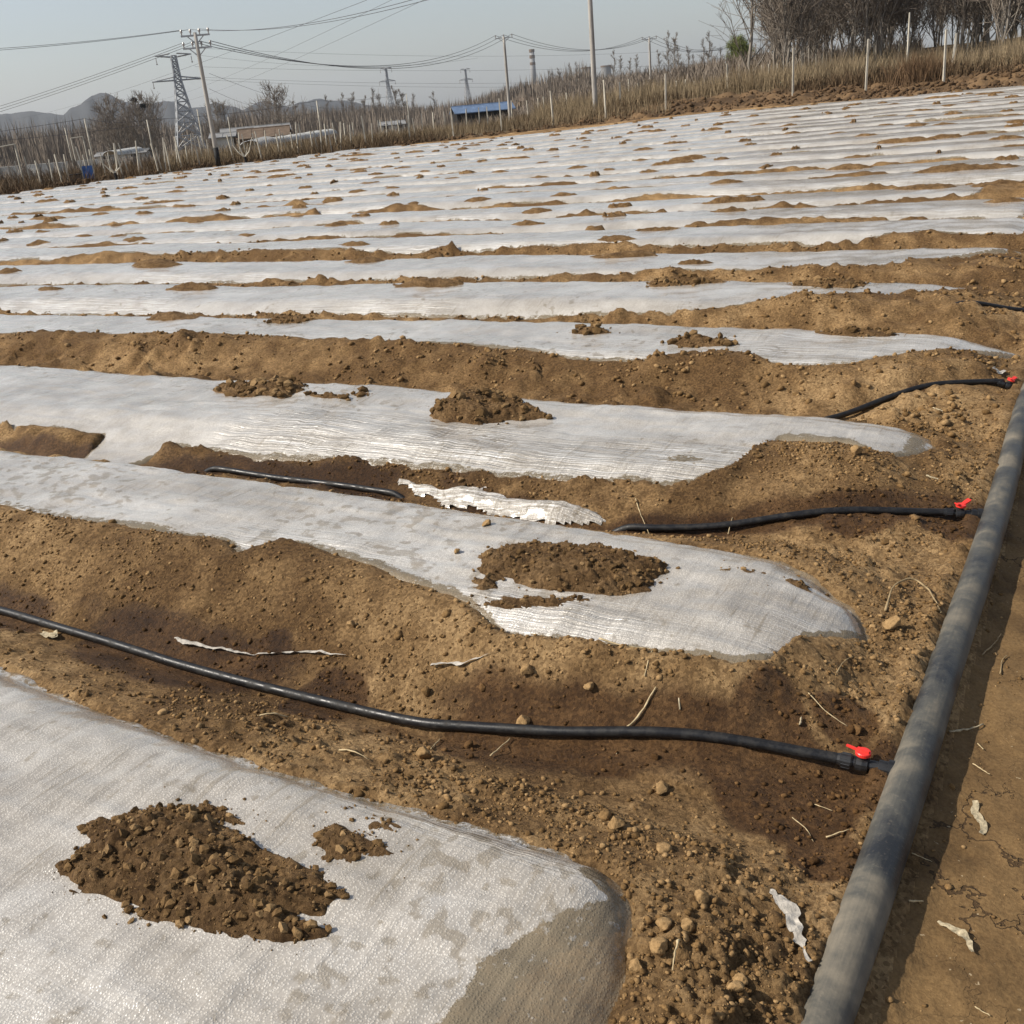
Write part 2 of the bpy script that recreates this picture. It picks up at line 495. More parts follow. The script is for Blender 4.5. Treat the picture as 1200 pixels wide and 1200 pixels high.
M['brownroof'] = m_simple('brown_roof', (0.15, 0.11, 0.08), 0.9, 0.2, 0.25, 2)
M['dark'] = m_simple('dark_opening', (0.02, 0.02, 0.02), 0.9, 0.2, 0.2, 2)
M['towergrey'] = m_simple('tower_concrete', (0.27, 0.27, 0.27), 0.9, 0.2, 0.12, 0.05)

# ------------------------------------------------------------------ the field
# u runs along the rows (away from the pipe, to the left), v along the pipe
ORG = np.array([0.93, 2.08])
EV = np.array([0.515, 0.857]); EV = EV / np.linalg.norm(EV)
EU = np.array([-EV[1], EV[0]])

def xy2uv(x, y):
    dx = x - ORG[0]; dy = y - ORG[1]
    return dx * EU[0] + dy * EU[1], dx * EV[0] + dy * EV[1]
def uv2xy(u, v):
    return ORG[0] + u * EU[0] + v * EV[0], ORG[1] + u * EU[1] + v * EV[1]

EDGE_AZ = np.radians([-60, -35, -23.8, -13.6, -7.2, 1.8, 7, 12.7, 18.9, 26.5, 40, 60])
EDGE_R = np.array([38, 42, 46.0, 51.0, 53.5, 55, 52, 48.5, 45.5, 42.5, 40, 38])

def edge_r(x, y):
    return np.interp(np.arctan2(x, y), EDGE_AZ, EDGE_R)

def base_z(x, y):
    """the lie of the land without beds"""
    r = np.hypot(x, y)
    z = 0.012 * x * sstep(4, 12, r) * np.exp(-np.maximum(r - 60, 0) / 60.0)
    z = z + 0.24 * sstep(0, 11, x) * sstep(10, 45, r)
    re = edge_r(x, y)
    out = np.where(y > 5, r - re, np.maximum(r - 60, 0))
    rgt = sstep(2, 12, x)
    z = z + 0.62 * rgt * sstep(0.5, 6.5, out) + 1.8 * sstep(6, 26, x) * sstep(6, 60, out)
    z = z - 3.6 * (1 - sstep(-12, 22, x)) * sstep(8, 150, out)
    z = z + 0.25 * fbm(x / 14.0, y / 14.0, 71, 3) * sstep(1, 20, out)
    return z

ROWC = [-1.25, 0.5, 1.95, 3.6, 5.0, 6.55, 8.1]
FUR = [-2.35, -0.31, 1.10, 2.66, 4.20, 5.75, 7.30]
while ROWC[-1] < 78:
    FUR.append(ROWC[-1] + 0.78); ROWC.append(ROWC[-1] + 1.56)
FUR.append(ROWC[-1] + 0.78)
ROWC = np.array(ROWC); FUR = np.array(FUR)
NROW = len(ROWC)
ROWH = 0.155 + 0.02 * np.sin(np.arange(NROW) * 2.3)
ROWH[0] = 0.13; ROWH[1] = 0.150; ROWH[3] = 0.17

def bed(u, v):
    """raised beds, metres above the lie of the land; row index"""
    vv = v + 0.05 * (vnoise(u * 0.35, v * 0.2, 31) - 0.5) * sstep(4, 8, u)
    k = np.clip(np.searchsorted(FUR, vv) - 1, 0, NROW - 1)
    w = vv - ROWC[k]
    hw = np.where(w < 0, ROWC[k] - FUR[k], FUR[k + 1] - ROWC[k])
    t = np.abs(w) / hw
    p = 1 - sstep(0.42, 1.0, t)
    z = ROWH[k] * p * (0.9 + 0.25 * (vnoise(u * 0.6, v * 0.6, 33) - 0.5))
    z = z * sstep(-0.12, 0.62, u)
    z = np.where((vv < FUR[0]) | (vv > FUR[-1]), 0, z)
    return z, k

VL = {0: [(0, -2.0), (9, -2.0)],
      1: [(.15, .47), (.28, .38), (.36, .30), (.40, .12), (.48, .06), (.67, .04), (1.13, 0.0), (1.3, .10), (1.40, .15), (1.86, .23), (2.2, .27), (2.3, .15), (2.42, .22), (2.74, .2), (3.78, .21), (6, .2)],
      2: [(.25, 2.12), (.36, 2.02), (.46, 1.90), (.6, 2.02), (.9, 2.02), (.97, 1.62), (1.1, 1.45), (1.22, 1.40), (1.93, 1.37), (3.0, 1.31), (3.9, 1.28), (4.05, 1.0), (4.3, 1.0), (4.45, 1.33), (7, 1.35), (12, 1.4)],
      3: [(.0, 4.05), (.2, 3.85), (.45, 3.55), (.85, 3.18), (1.2, 3.10), (1.45, 3.26), (1.7, 3.26), (1.95, 3.10), (2.31, 3.08), (3.2, 3.2), (5.23, 3.33), (7.95, 3.2), (12, 3.25)],
      4: [(.5, 5.3), (.9, 5.0), (1.2, 4.85), (2.2, 4.5), (3.6, 4.42), (9.5, 4.38), (14, 4.42)],
      5: [(.4, 6.9), (.8, 6.5), (1.25, 6.2), (4.6, 6.0), (11, 5.95), (16, 6.0)]}
VF = {0: [(.25, -1.05), (.33, -.90), (.41, -.80), (.52, -.73), (.67, -.75), (1.29, -.77), (1.91, -.74), (2.58, -.67), (5, -.66)],
      1: [(.15, .46), (.22, .52), (.3, .60), (.42, .68), (.56, .74), (1.04, .80), (1.88, .84), (6, .86)],
      2: [(.25, 2.24), (.33, 2.36), (.7, 2.42), (8, 2.42)],
      3: [(.0, 4.12), (1, 4.12), (8, 4.05)],
      4: [(.6, 5.3), (1, 5.5), (12, 5.45)],
      5: [(.4, 7.0), (1, 7.05), (14, 7.0)]}
UE = {0: 0.35, 1: 0.19, 2: 0.30, 3: 0.08, 4: 0.40, 5: 0.12, 6: 0.3, 7: 0.5, 8: 1.1, 9: 0.2}

def film_sd(k, u, v):
    """> 0 where the film lies bare, metres to the soil that covers its edge"""
    n = fbm(u * 2.1, v * 2.1 + k * 9.7, 41, 3) * 0.05 + fbm(u * 11, v * 11 + k * 3.1, 43, 2) * 0.018
    if k in VL:
        a = np.interp(u, *zip(*VL[k])); b = np.interp(u, *zip(*VF[k]))
        n = n * (0.55 if k < 2 else 0.8)
    else:
        wide = 0.54 + 0.03 * sstep(6, 13, k) + 0.14 * (vnoise(u * 0.35, u * 0 + k * 7.7, 45) - 0.5) + 0.14 * (vnoise(u * 1.5, u * 0 + k * 3.9, 47) - 0.5)
        wide = wide - 0.10 * sstep(0.55, 0.8, vnoise(u * 0.9 + 4, u * 0 + k * 5.3, 46)) * (k < 12)
        a = ROWC[k] - wide; b = ROWC[k] + wide + 0.02
    ue = UE.get(k, 0.5)
    d1 = v - a; d2 = b - v; d3 = (u - ue) * 1.0
    m = np.minimum(d1, np.minimum(d2, d3))
    # rounded corners at the row's end
    c = 0.16
    e1 = np.maximum(c - np.minimum(d1, d2), 0); e3 = np.maximum(c - d3, 0)
    m = np.where((e1 > 0) & (e3 > 0), np.minimum(m, c - np.sqrt(e1 ** 2 + e3 ** 2)), m)
    return m + n

HOSE = [
    [(0.05, -.08), (.13, -.08), (.33, -.11), (.55, -.16), (.85, -.24), (1.24, -.31), (1.7, -.315), (2.23, -.31), (3.15, -.27), (5.5, -.3)],
    [(0.05, 1.60), (.15, 1.57), (.36, 1.47), (.6, 1.36), (.9, 1.23), (1.15, 1.15), (1.5, 1.10), (1.9, 1.12), (2.25, 1.17), (2.63, 1.19), (3.41, 1.17), (5.5, 1.1)],
    [(0.05, 3.31), (.17, 3.28), (.45, 3.09), (.66, 2.88), (.82, 2.70), (1.0, 2.5)],
    [(0.05, 5.00), (.17, 4.99), (.32, 4.90), (.47, 4.78), (.8, 4.5)],
    [(0.05, 6.75), (.17, 6.74), (.31, 6.73), (.51, 6.62), (.9, 6.3)]]
HOSE_BURY = [[], [(1.22, 2.42), (3.45, 7)], [(.84, 2)], [(.5, 2)], [(.55, 2)]]

def poly_dist(u, v, pts):
    d = np.full(np.shape(u), 1e9)
    for (a, b), (c, e) in zip(pts[:-1], pts[1:]):
        du, dv = c - a, e - b
        t = np.clip(((u - a) * du + (v - b) * dv) / (du * du + dv * dv), 0, 1)
        d = np.minimum(d, np.hypot(u - a - t * du, v - b - t * dv))
    return d

def lip(k, u, v):
    """the film bulges over its bed and rolls down at the far edge and the row's end"""
    if k in VF: b = np.interp(u, *zip(*VF[k]))
    else: b = ROWC[k] + 0.52
    d = np.minimum(b - v, u - UE.get(k, 0.5))
    c = 0.16; e2 = np.maximum(c - (b - v), 0); e3 = np.maximum(c - (u - UE.get(k, 0.5)), 0)
    d = np.where((e2 > 0) & (e3 > 0), np.minimum(d, c - np.sqrt(e2 ** 2 + e3 ** 2)), d)
    return (0.046 if k < 2 else 0.03 if k < 6 else 0.015) * (1 - np.exp(-np.maximum(d, 0) / 0.055))

def film_z(k, x, y, u, v):
    b, _ = bed(u, v)
    b = b + lip(k, u, v)
    r = np.hypot(x, y)
    wr = 0.010 * fbm(u * 3.5, v * 6, 51, 3) + 0.006 * fbm((u + v) * 9, (v - u) * 2.2, 57, 2) + 0.004 * fbm(u * 2, v * 26, 53, 2) + 0.0035 * fbm(u * 22, v * 3, 55, 2)
    return base_z(x, y) + b + 0.014 + wr + 0.012 * sstep(10, 30, r)

def ground_all(x, y):
    u, v = xy2uv(x, y)
    r = np.hypot(x, y)
    b, k = bed(u, v)
    infield = (1 - sstep(-0.6, 0.4, r - edge_r(x, y))) * (y > -3)
    z = base_z(x, y)
    sd = np.full(x.shape, -1.0); lp = np.zeros(x.shape)
    act = (u > -0.2) & (v > FUR[0]) & (infield > 0.01)
    for kk in range(NROW):
        m = act & (k == kk)
        if m.any():
            sd[m] = film_sd(kk, u[m], v[m]); lp[m] = lip(kk, u[m], v[m])
    out = np.maximum(-sd, 0)
    # hollow for the main hoses
    dh = np.full(x.shape, 9.0); 
    near = (r < 14)
    if near.any():
        for h in HOSE[:5]:
            dh[near] = np.minimum(dh[near], poly_dist(u[near], v[near], h))
    dw = np.full(x.shape, 9.0)
    for h in HOSE[:2]: dw[near] = np.minimum(dw[near], poly_dist(u[near], v[near], h))
    # crumbs
    cr = np.zeros(x.shape)
    rough = np.clip(0.55 + 1.0 * fbm(x * 1.7, y * 1.7, 61, 3), 0.12, 1.4)
    rough = rough * (1 - 0.65 * np.exp(-(dh / 0.13) ** 2))
    path = 1 - sstep(-0.12, 0.0, u)
    pathw = path
    n5 = r < 16
    a, c = x[n5], y[n5]
    cc = 0.32 * domes(a, c, 0.085, 1, 0.4) + 0.5 * domes(a, c, 0.042, 2, 0.7) + 0.75 * domes(a, c, 0.021, 3, 0.85)
    rm_ = r[n5]
    mid_ = sstep(2.6, 6, rm_)
    cr[n5] = cc + 0.62 * mid_ * domes(a, c, 0.12, 4, 0.7) + 0.42 * mid_ * domes(a, c, 0.24, 5, 0.5)
    far = ~n5
    cr[far] = 0.32 * domes(x[far], y[far], 0.33, 6, 0.8)
    # smooth slid flanks: fewer crumbs part way down the camera side slopes
    cr = cr * rough * (1 - 0.86 * pathw)
    # clod heap at the end of the first bed and between beds
    pile = np.zeros(x.shape)
    for (pu, pv, su, sv, h, am) in PILES:
        q = np.exp(-((u - pu) / su) ** 2 - ((v - pv) / sv) ** 2)
        pile = pile + h * q
        cr = cr * (1 + am * q)
    # soil on the camera side climbs with the film, elsewhere the film stands proud
    nearside = (v < ROWC[k] - 0.05)
    fieldz = b + pile + lp * np.where(sd > 0, 1.0, np.where(nearside, np.exp(-out / 0.22), np.exp(-out / 0.02)))
    fl = fbm(x * 2.2, y * 2.2, 65, 4) * 0.016 + (0.5 - np.abs(fbm(x * 5.5, y * 5.5, 64, 4, 0.6))) * 0.045 * sstep(2.5, 6, r) * (u > 0) - 0.012 * sstep(2.5, 6, r) + fbm(x * 0.8, y * 0.8, 66, 2) * 0.012
    # covered edge of the film: a thrown-up berm
    w = v - ROWC[k]
    camside = np.where(w < 0, 1.0, 0.55)
    bh = (np.where(k < 2, 0.030, 0.018) + 0.040 * sstep(5, 9, k)) * camside * (0.25 + 1.3 * vnoise(u * 1.3, k * 5.1 + 0 * u, 67) * (0.5 + vnoise(u * 4.3, k * 2.1 + 0 * u, 70)))
    fade = 1 - sstep(9, 15, k) * sstep(0.35, 0.62, vnoise(u * 0.22 + 3, k * 3.3, 69)) * 1.0
    fade = np.maximum(fade * (1 - 0.45 * sstep(14, 20, k)), 0.25)
    berm = bh * fade * (1 - np.exp(-out / 0.05)) * np.exp(-out / 0.20) * sstep(0.15, 0.5, u)
    tcov = np.where(sd > 0, -0.02 - 0.02 * sstep(0, 0.06, sd), 0.0)
    cover = np.where(sd > 0, 0.004 + tcov, 0.018 * sstep(0, 0.05, out) + berm + 0.9 * cr + fl * sstep(0, 0.15, out))
    zz = fieldz + np.where(sd > 0, cover + 0.006 * fbm(x * 14, y * 14, 68, 2), cover)
    zz = zz - 0.03 * np.exp(-(dh / np.where(v > 0.6, 0.055, 0.10)) ** 2) * (u > 0.1)
    # soil banked against the pipe
    zz = zz + (0.016 + 0.014 * vnoise(v * 3.1, 0 * v, 87)) * np.exp(-((u - 0.07) / 0.035) ** 2) * (u > 0)
    # trodden path on the far side of the pipe
    zp = 0.9 * cr + 0.012 * fbm(x * 3, y * 3, 75, 3) + 0.003 * fbm(x * 25, y * 25, 77, 2) - 0.012 
    zz = np.where(u < 0, zz * (1 - path) + zp * path, zz)
    # outside the field
    ou = 1 - infield
    pl = ou * sstep(0.2, 1.2, r - edge_r(x, y)) * (1 - sstep(5.5, 7.5, r - edge_r(x, y) + 3.0 * (1 - sstep(-4, 8, x)))) * (y > 5)
    pz = np.zeros(x.shape)
    fm = pl > 0.01
    if fm.any():
        pz[fm] = 0.45 * domes(x[fm], y[fm], 0.75, 11, 0.8) + 0.3 * domes(x[fm], y[fm], 0.35, 12, 0.8)
    z = z + zz * infield + pl * pz + ou * 0.05 * fbm(x * 0.5, y * 0.5, 79, 3)
    wet = np.exp(-(dw / (0.06 + 0.12 * vnoise(x * 1.6, y * 1.6, 80))) ** 2) * np.clip(0.95 + 1.1 * fbm(x * 3.1, y * 3.1, 81, 3), 0.25, 1.15)
    for (pu, pv, pr) in WETS:
        q = np.hypot(u - pu, v - pv) / pr
        wet = np.maximum(wet, (1 - sstep(0.6, 1.05, q + 0.35 * fbm(x * 6, y * 6, 83, 3))))
    wet = sstep(0.25, 0.72, wet + 0.30 * fbm(x * 6, y * 6, 85, 4, 0.6))
    wet = np.where(sd > 0.02, 0.08, wet)
    wild = ou * sstep(4.5, 8.0, r - edge_r(x, y) + 4.0 * (1 - sstep(-4, 8, x)))
    wild = np.maximum(wild, (y < -3) * 0.8)
    ground_all.fresh = np.exp(-out / 0.30) * (k >= 2) * (sd <= 0) * (u > 0.2) * infield     # freshly dug, moist film edges, darkened too for the clods' self-shadow
    return z, np.clip(wet, 0, 1), path * infield, pl, wild

#        u     v    su   sv    h     extra crumbs
PILES = [(.20, -.98, .13, .22, .050, 1.6), (.30, -.62, .25, .12, .022, .6), (.75, -.55, .35, .06, .018, .9),
         (.95, -.02, .40, .07, .025, .6), (.14, .55, .10, .20, .018, .8), (.70, 1.72, .26, .13, .050, 1.0),
         (.16, 1.95, .10, .22, .025, .9), (.30, 3.45, .22, .20, .035, .8), (.45, 2.7, .35, .12, .02, .6),
         (.45, 4.9, .3, .25, .035, .8), (.3, 6.4, .25, .2, .03, .8), (.4, 8.0, .3, .3, .03, .6), (.6, .95, .4, .08, .02, .8),
         (4.75, 1.22, .22, .13, .05, .7), (1.55, 3.10, .33, .10, .035, .5), (2.9, 3.0, .5, .1, .015, .4), (1.5, 6.0, .3, .12, .035, .5),
         (1.4, 4.6, .3, .12, .045, .6)]
WETS = [(.35, -.10, .17), (.72, -.22, .17), (1.05, -.30, .15), (1.6, -.33, .15), (.15, 1.50, .14), (.45, 1.36, .16), (.25, -.20, .24), (2.2, -.36, .16), (1.9, -.2, .10),
        (.12, -.42, .10), (-.5, .2, .30), (.50, 3.02, .05), (.18, .05, .11), (-.55, .7, .22), (.06, 1.4, .09)]

def ground_z(x, y):
    x = np.atleast_1d(np.asarray(x, float)); y = np.atleast_1d(np.asarray(y, float))
    return ground_all(x, y)[0]
def gz1(x, y): return float(ground_z([x], [y])[0])

# the ground: one sheet, fine near the standpoint, running out to the horizon
rr = [0.02, 0.15, 0.3]
rr += list(np.linspace(0.4, 0.9, 12))
q = 0.9
while q < 62: q *= 1.0043; rr.append(q)
while q < 9000: q *= 1.055; rr.append(q)
rr = np.array(rr)
az = np.concatenate([np.radians(np.linspace(-180, -46, 40, endpoint=False)), np.radians(np.linspace(-46, 42, 455, endpoint=False)),
                     np.radians(np.linspace(42, 180, 40, endpoint=False))])
R_, A_ = np.meshgrid(rr, az, indexing='ij')
GX = (R_ * np.sin(A_)).ravel(); GY = (R_ * np.cos(A_)).ravel()
gz, wet, path, pl, wild = ground_all(GX, GY)
# beyond the hills the land stays level
me = mesh_np('ground', np.stack([GX, GY, gz], -1), grid_faces(len(rr), len(az), wrap=True)[:, ::-1])
tone = np.clip(0.5 - 0.30 * ground_all.fresh + 0.55 * fbm(GX * 1.1, GY * 1.1, 21, 3) + 0.55 * fbm(GX * 9, GY * 9, 23, 4, 0.65), 0, 1)
for nme, arr in (('wet', wet), ('plough', pl), ('wild', wild), ('tone', tone), ('crack', vnoise(GX * 2.2, GY * 2.2, 25) * 0.6 + 0.4 * vnoise(GX * 6, GY * 6, 27))): add_attr(me, nme, arr)
me.materials.append(M['ground']); me.materials.append(M['path'])
FQ = grid_faces(len(rr), len(az), wrap=True)
mi = ((path[FQ].mean(axis=1) > 0.5) & (wild[FQ].mean(axis=1) < 0.3) & (np.hypot(GX, GY)[FQ].mean(axis=1) < 12)).astype(np.int32)
me.polygons.foreach_set('material_index', mi)
tag(link('ground', me, M['ground']), kind='structure')

# ------------------------------------------------------------------ film strips
ORD = ['first', 'second', 'third', 'fourth', 'fifth', 'sixth', 'seventh', 'eighth', 'ninth', 'tenth', 'eleventh', 'twelfth',
       'thirteenth', 'fourteenth']
LOOK = {0: 'nearest white mulch film strip, beaded with condensation, brown and clear at its rounded end',
        1: 'second mulch film strip from the bottom, with a wide soil heap near its rounded end',
        2: 'third mulch film strip from the bottom, its right end buried under spilled soil',
        3: 'fourth mulch film strip from the bottom, wrinkled and bright at its right end'}

def row_left(k):
    us = np.linspace(2, 90, 700)
    x, y = uv2xy(us, ROWC[k])
    ok = np.hypot(x, y) < edge_r(x, y) - 0.5
    i = np.argmin(ok) if not ok.all() else len(us) - 1
    return us[max(i - 1, 0)] if ok[0] else None

def row_right(k):
    """rows start at the pipe, or where the field begins"""
    us = np.linspace(UE.get(k, 0.5) - 0.12, -60, 500)
    if k < 16: return us[0]
    x, y = uv2xy(us, ROWC[k])
    ok = np.hypot(x, y) < edge_r(x, y) - 0.5
    return us[0] if not ok.all() else us[0]

strips = []
for k in range(NROW):
    ul = row_left(k)
    if ul is None or ul < 2: continue
    u0 = UE.get(k, 0.5) - 0.10
    if k == 0: ul = 7.0
    us = [u0]
    while us[-1] < ul:
        x, y = uv2xy(us[-1], ROWC[k]); d = math.hypot(x, y)
        us.append(us[-1] + max(0.0095, 0.0040 * d, 0.0 if k < 4 else 0.03))
    us = np.array(us)
    x, y = uv2xy(u0 + 1.0, ROWC[k]); d = math.hypot(x, y)
    hw = 0.80 if k == 0 else 0.70
    nw = int(np.clip(2 * hw / (0.0052 * d), 14, 130))
    ws = np.linspace(-hw, hw, nw)
    if k == 2: ws = np.linspace(-1.0, 0.62, 110)
    if k == 1: ws = np.linspace(-0.62, 0.55, 110)
    U, Wd = np.meshgrid(us, ws, indexing='ij'); U = U.ravel(); Vv = ROWC[k] + Wd.ravel()
    X, Y = uv2xy(U, Vv)
    Z = film_z(k, X, Y, U, Vv)
    sd = film_sd(k, U, Vv)
    Z = Z - 0.75 * np.clip(-sd - 0.025, 0, 0.13)          # tucked into the soil
    clear = 0.85 * np.exp(-np.maximum(sd, 0) / 0.018) * (0.4 + 0.9 * vnoise(U * 1.1, Vv * 1.1, 91))
    clear = np.where(sd < 0.02, np.maximum(clear, 0.5), clear)
    if k == 0:
        lim = np.interp(Vv, [-1.5, -1.2, -1.1, -.94, -.87, -.84, -.80, -.74], [.60, .565, .57, .50, .45, .43, .53, .50])
        clear = np.maximum(clear, 0.25 + 0.75 * (1 - sstep(-0.03, 0.03, U - lim)))
        clear = np.where(U > lim + 0.06, np.minimum(clear, 0.5 * np.exp(-np.maximum(sd, 0) / 0.018)), clear)
    if k == 2:
        clear = np.maximum(clear, 0.8 * np.exp(-((U - .36) / .05) ** 2))
        clear = np.maximum(clear, 0.62 * np.exp(-((U - 1.2) / .16) ** 2 - ((Vv - 1.62) / .10) ** 2))
    cloud = np.clip(0.5 + 0.40 * fbm(U * 1.6, Vv * 3.2, 94, 3) + 0.35 * fbm(U * 7, Vv * 9, 95, 3), 0, 1)
    zone = sstep(-0.10, 0.35, fbm(U * 1.5, Vv * 2.0 + k * 2.2, 96, 2))
    b1 = 0.5 + 0.62 * fbm(U * 13, Vv * 13, 97, 2); b2 = 0.5 + 0.62 * fbm(U * 30, Vv * 30, 98, 2)
    blot = np.maximum(b1 * ((0.60 if k == 0 else 0.63) + (0.12 if k == 0 else 0.18) * zone), b2 * (0.70 + 0.20 * zone)) * (1 - 0.10 * (k >= 2) - 0.12 * (k >= 5))
    w = Vv - ROWC[k]
    tight = 0.05 + 0.9 * sstep(0.02, 0.24, -w) * sstep(0.46, 0.64, vnoise(U * 0.9 + k * 3, 0 * U + k, 93))
    if k == 1: tight = np.maximum(tight, 1.0 * np.exp(-((U - 1.05) / .36) ** 2 - ((Vv - .12) / .11) ** 2))
    if k == 0: tight = np.maximum(0.12 * tight, 1.0 * np.exp(-((U - .75) / .28) ** 2 - ((Vv + .79) / .05) ** 2))
    if k == 3: tight = np.maximum(tight, np.exp(-((U - 1.2) / .7) ** 2))
    keep = sd > -0.16
    F = grid_faces(len(us), len(ws))
    F = F[keep[F].any(axis=1)]
    idx = np.unique(F); remap = np.full(len(U), -1); remap[idx] = np.arange(len(idx))
    loc = np.array([*uv2xy(u0, ROWC[k]), 0.0]); loc[2] = base_z(loc[0], loc[1])
    V3 = np.stack([X, Y, Z], -1)[idx] - loc
    me = mesh_np('mulch_film', V3, remap[F], uvs=np.stack([U, Vv], -1)[idx])
    add_attr(me, 'clear', np.clip(clear[idx], 0, 1)); add_attr(me, 'tight', np.clip(tight[idx], 0, 1))
    add_attr(me, 'cloud', cloud[idx]); add_attr(me, 'blot', np.clip(blot[idx], 0, 1))
    o = link('mulch_film', me, M['film'], loc=loc)
    if k in LOOK: lb = LOOK[k]
    elif k < 14: lb = 'whitish mulch film strip, %s row counted up from the bottom of the field' % ORD[k]
    else: lb = 'narrow whitish mulch film strip among the farthest rows towards the fence'
    tag(o, lb, 'mulch film', 'plastic film strips laid in parallel rows')
    strips.append((k, ul))

# ------------------------------------------------------------------ clod shapes
def ico(sub):
    bm = bmesh.new(); bmesh.ops.create_icosphere(bm, subdivisions=sub, radius=1.0)
    V = np.array([v.co[:] for v in bm.verts]); F = np.array([[v.index for v in f.verts] for f in bm.faces]); bm.free()
    return V, F
def clod_shape(sub, seed):
    V, F = ico(sub)
    r_ = np.random.default_rng(seed)
    for _ in range(12 if sub > 1 else 7):                 # chop facets
        nrm = r_.normal(size=3); nrm /= np.linalg.norm(nrm)
        lim = r_.uniform(0.38, 0.85)
        dd = V @ nrm
        V = V - np.maximum(dd - lim, 0)[:, None] * nrm[None, :]
    V = V * (1 + 0.10 * (r_.random((len(V), 1)) - 0.5)) * np.array([1, r_.uniform(.7, 1), r_.uniform(.55, .85)])
    return V, F
SH2 = [clod_shape(2, s) for s in range(10)]
SH1 = [clod_shape(1, s + 40) for s in range(10)]
SH3 = [clod_shape(3, s + 80) for s in range(6)]

def rotz(n):
    a = rng.random(n) * 2 * math.pi
    return np.cos(a), np.sin(a)

def crumbs(base, s, shapes):
    """faceted crumbs at the points base with sizes s -> vertices, triangles"""
    n = len(base); wh = rng.integers(0, len(shapes), n)
    Vs = []; Fs = []; off = 0; own = []
    for j, (SV, SF) in enumerate(shapes):
        q_ = np.where(wh == j)[0]
        if len(q_) == 0: continue
        c, sn = rotz(len(q_)); sc = s[q_][:, None]
        X = (SV[None, :, 0] * c[:, None] - SV[None, :, 1] * sn[:, None]) * sc + base[q_, 0][:, None]
        Y = (SV[None, :, 0] * sn[:, None] + SV[None, :, 1] * c[:, None]) * sc + base[q_, 1][:, None]
        Zz = SV[None, :, 2] * sc + base[q_, 2][:, None] + 0.16 * sc
        Vs.append(np.stack([X, Y, Zz], -1).reshape(-1, 3))
        Fs.append((SF[None] + (np.arange(len(q_)) * len(SV))[:, None, None]).reshape(-1, 3) + off)
        off += len(q_) * len(SV); own.append(np.repeat(q_, len(SV)))
    crumbs.own = np.concatenate(own)
    return np.vstack(Vs), np.vstack(Fs)

# ------------------------------------------------------------------ main pipe
def pipe_axis(v):
    return np.interp(v, [-2.6, -0.87, -0.06, 1, 2, 4, 8, 26], [.048, .024, .006, -.008, -.002, .014, -.008, .0]) + 0.004 * np.sin(v * 2.7)
PR = 0.046
vs = np.arange(-2.6, 26, 0.05)
us = pipe_axis(vs)
px, py = uv2xy(us, vs)
pz = base_z(px, py) + 0.041 + 0.006 * np.sin(vs * 0.9)
seg = 28
th = np.linspace(0, 2 * math.pi, seg + 1)
side = EU[None, :]
V = np.zeros((len(vs), seg + 1, 3))
V[:, :, 0] = px[:, None] + PR * np.cos(th)[None, :] * EU[0]
V[:, :, 1] = py[:, None] + PR * np.cos(th)[None, :] * EU[1]
V[:, :, 2] = pz[:, None] + PR * np.sin(th)[None, :]
uvs = np.stack(np.broadcast_arrays(vs[:, None], th[None, :] * PR), -1).reshape(-1, 2)
loc = np.array([px[0], py[0], pz[0] - PR])
me = mesh_np('main_water_pipe', V.reshape(-1, 3) - loc, grid_faces(len(vs), seg + 1), uvs=uvs)
low = np.broadcast_to(np.clip((-np.sin(th) - 0.45) * 2.2, 0, 1)[None, :], (len(vs), seg + 1)).ravel()
add_attr(me, 'low', low)
tag(link('main_water_pipe', me, M['pipe'], loc=loc), 'thick dusty black water pipe lying along the row ends at right', 'pipe')

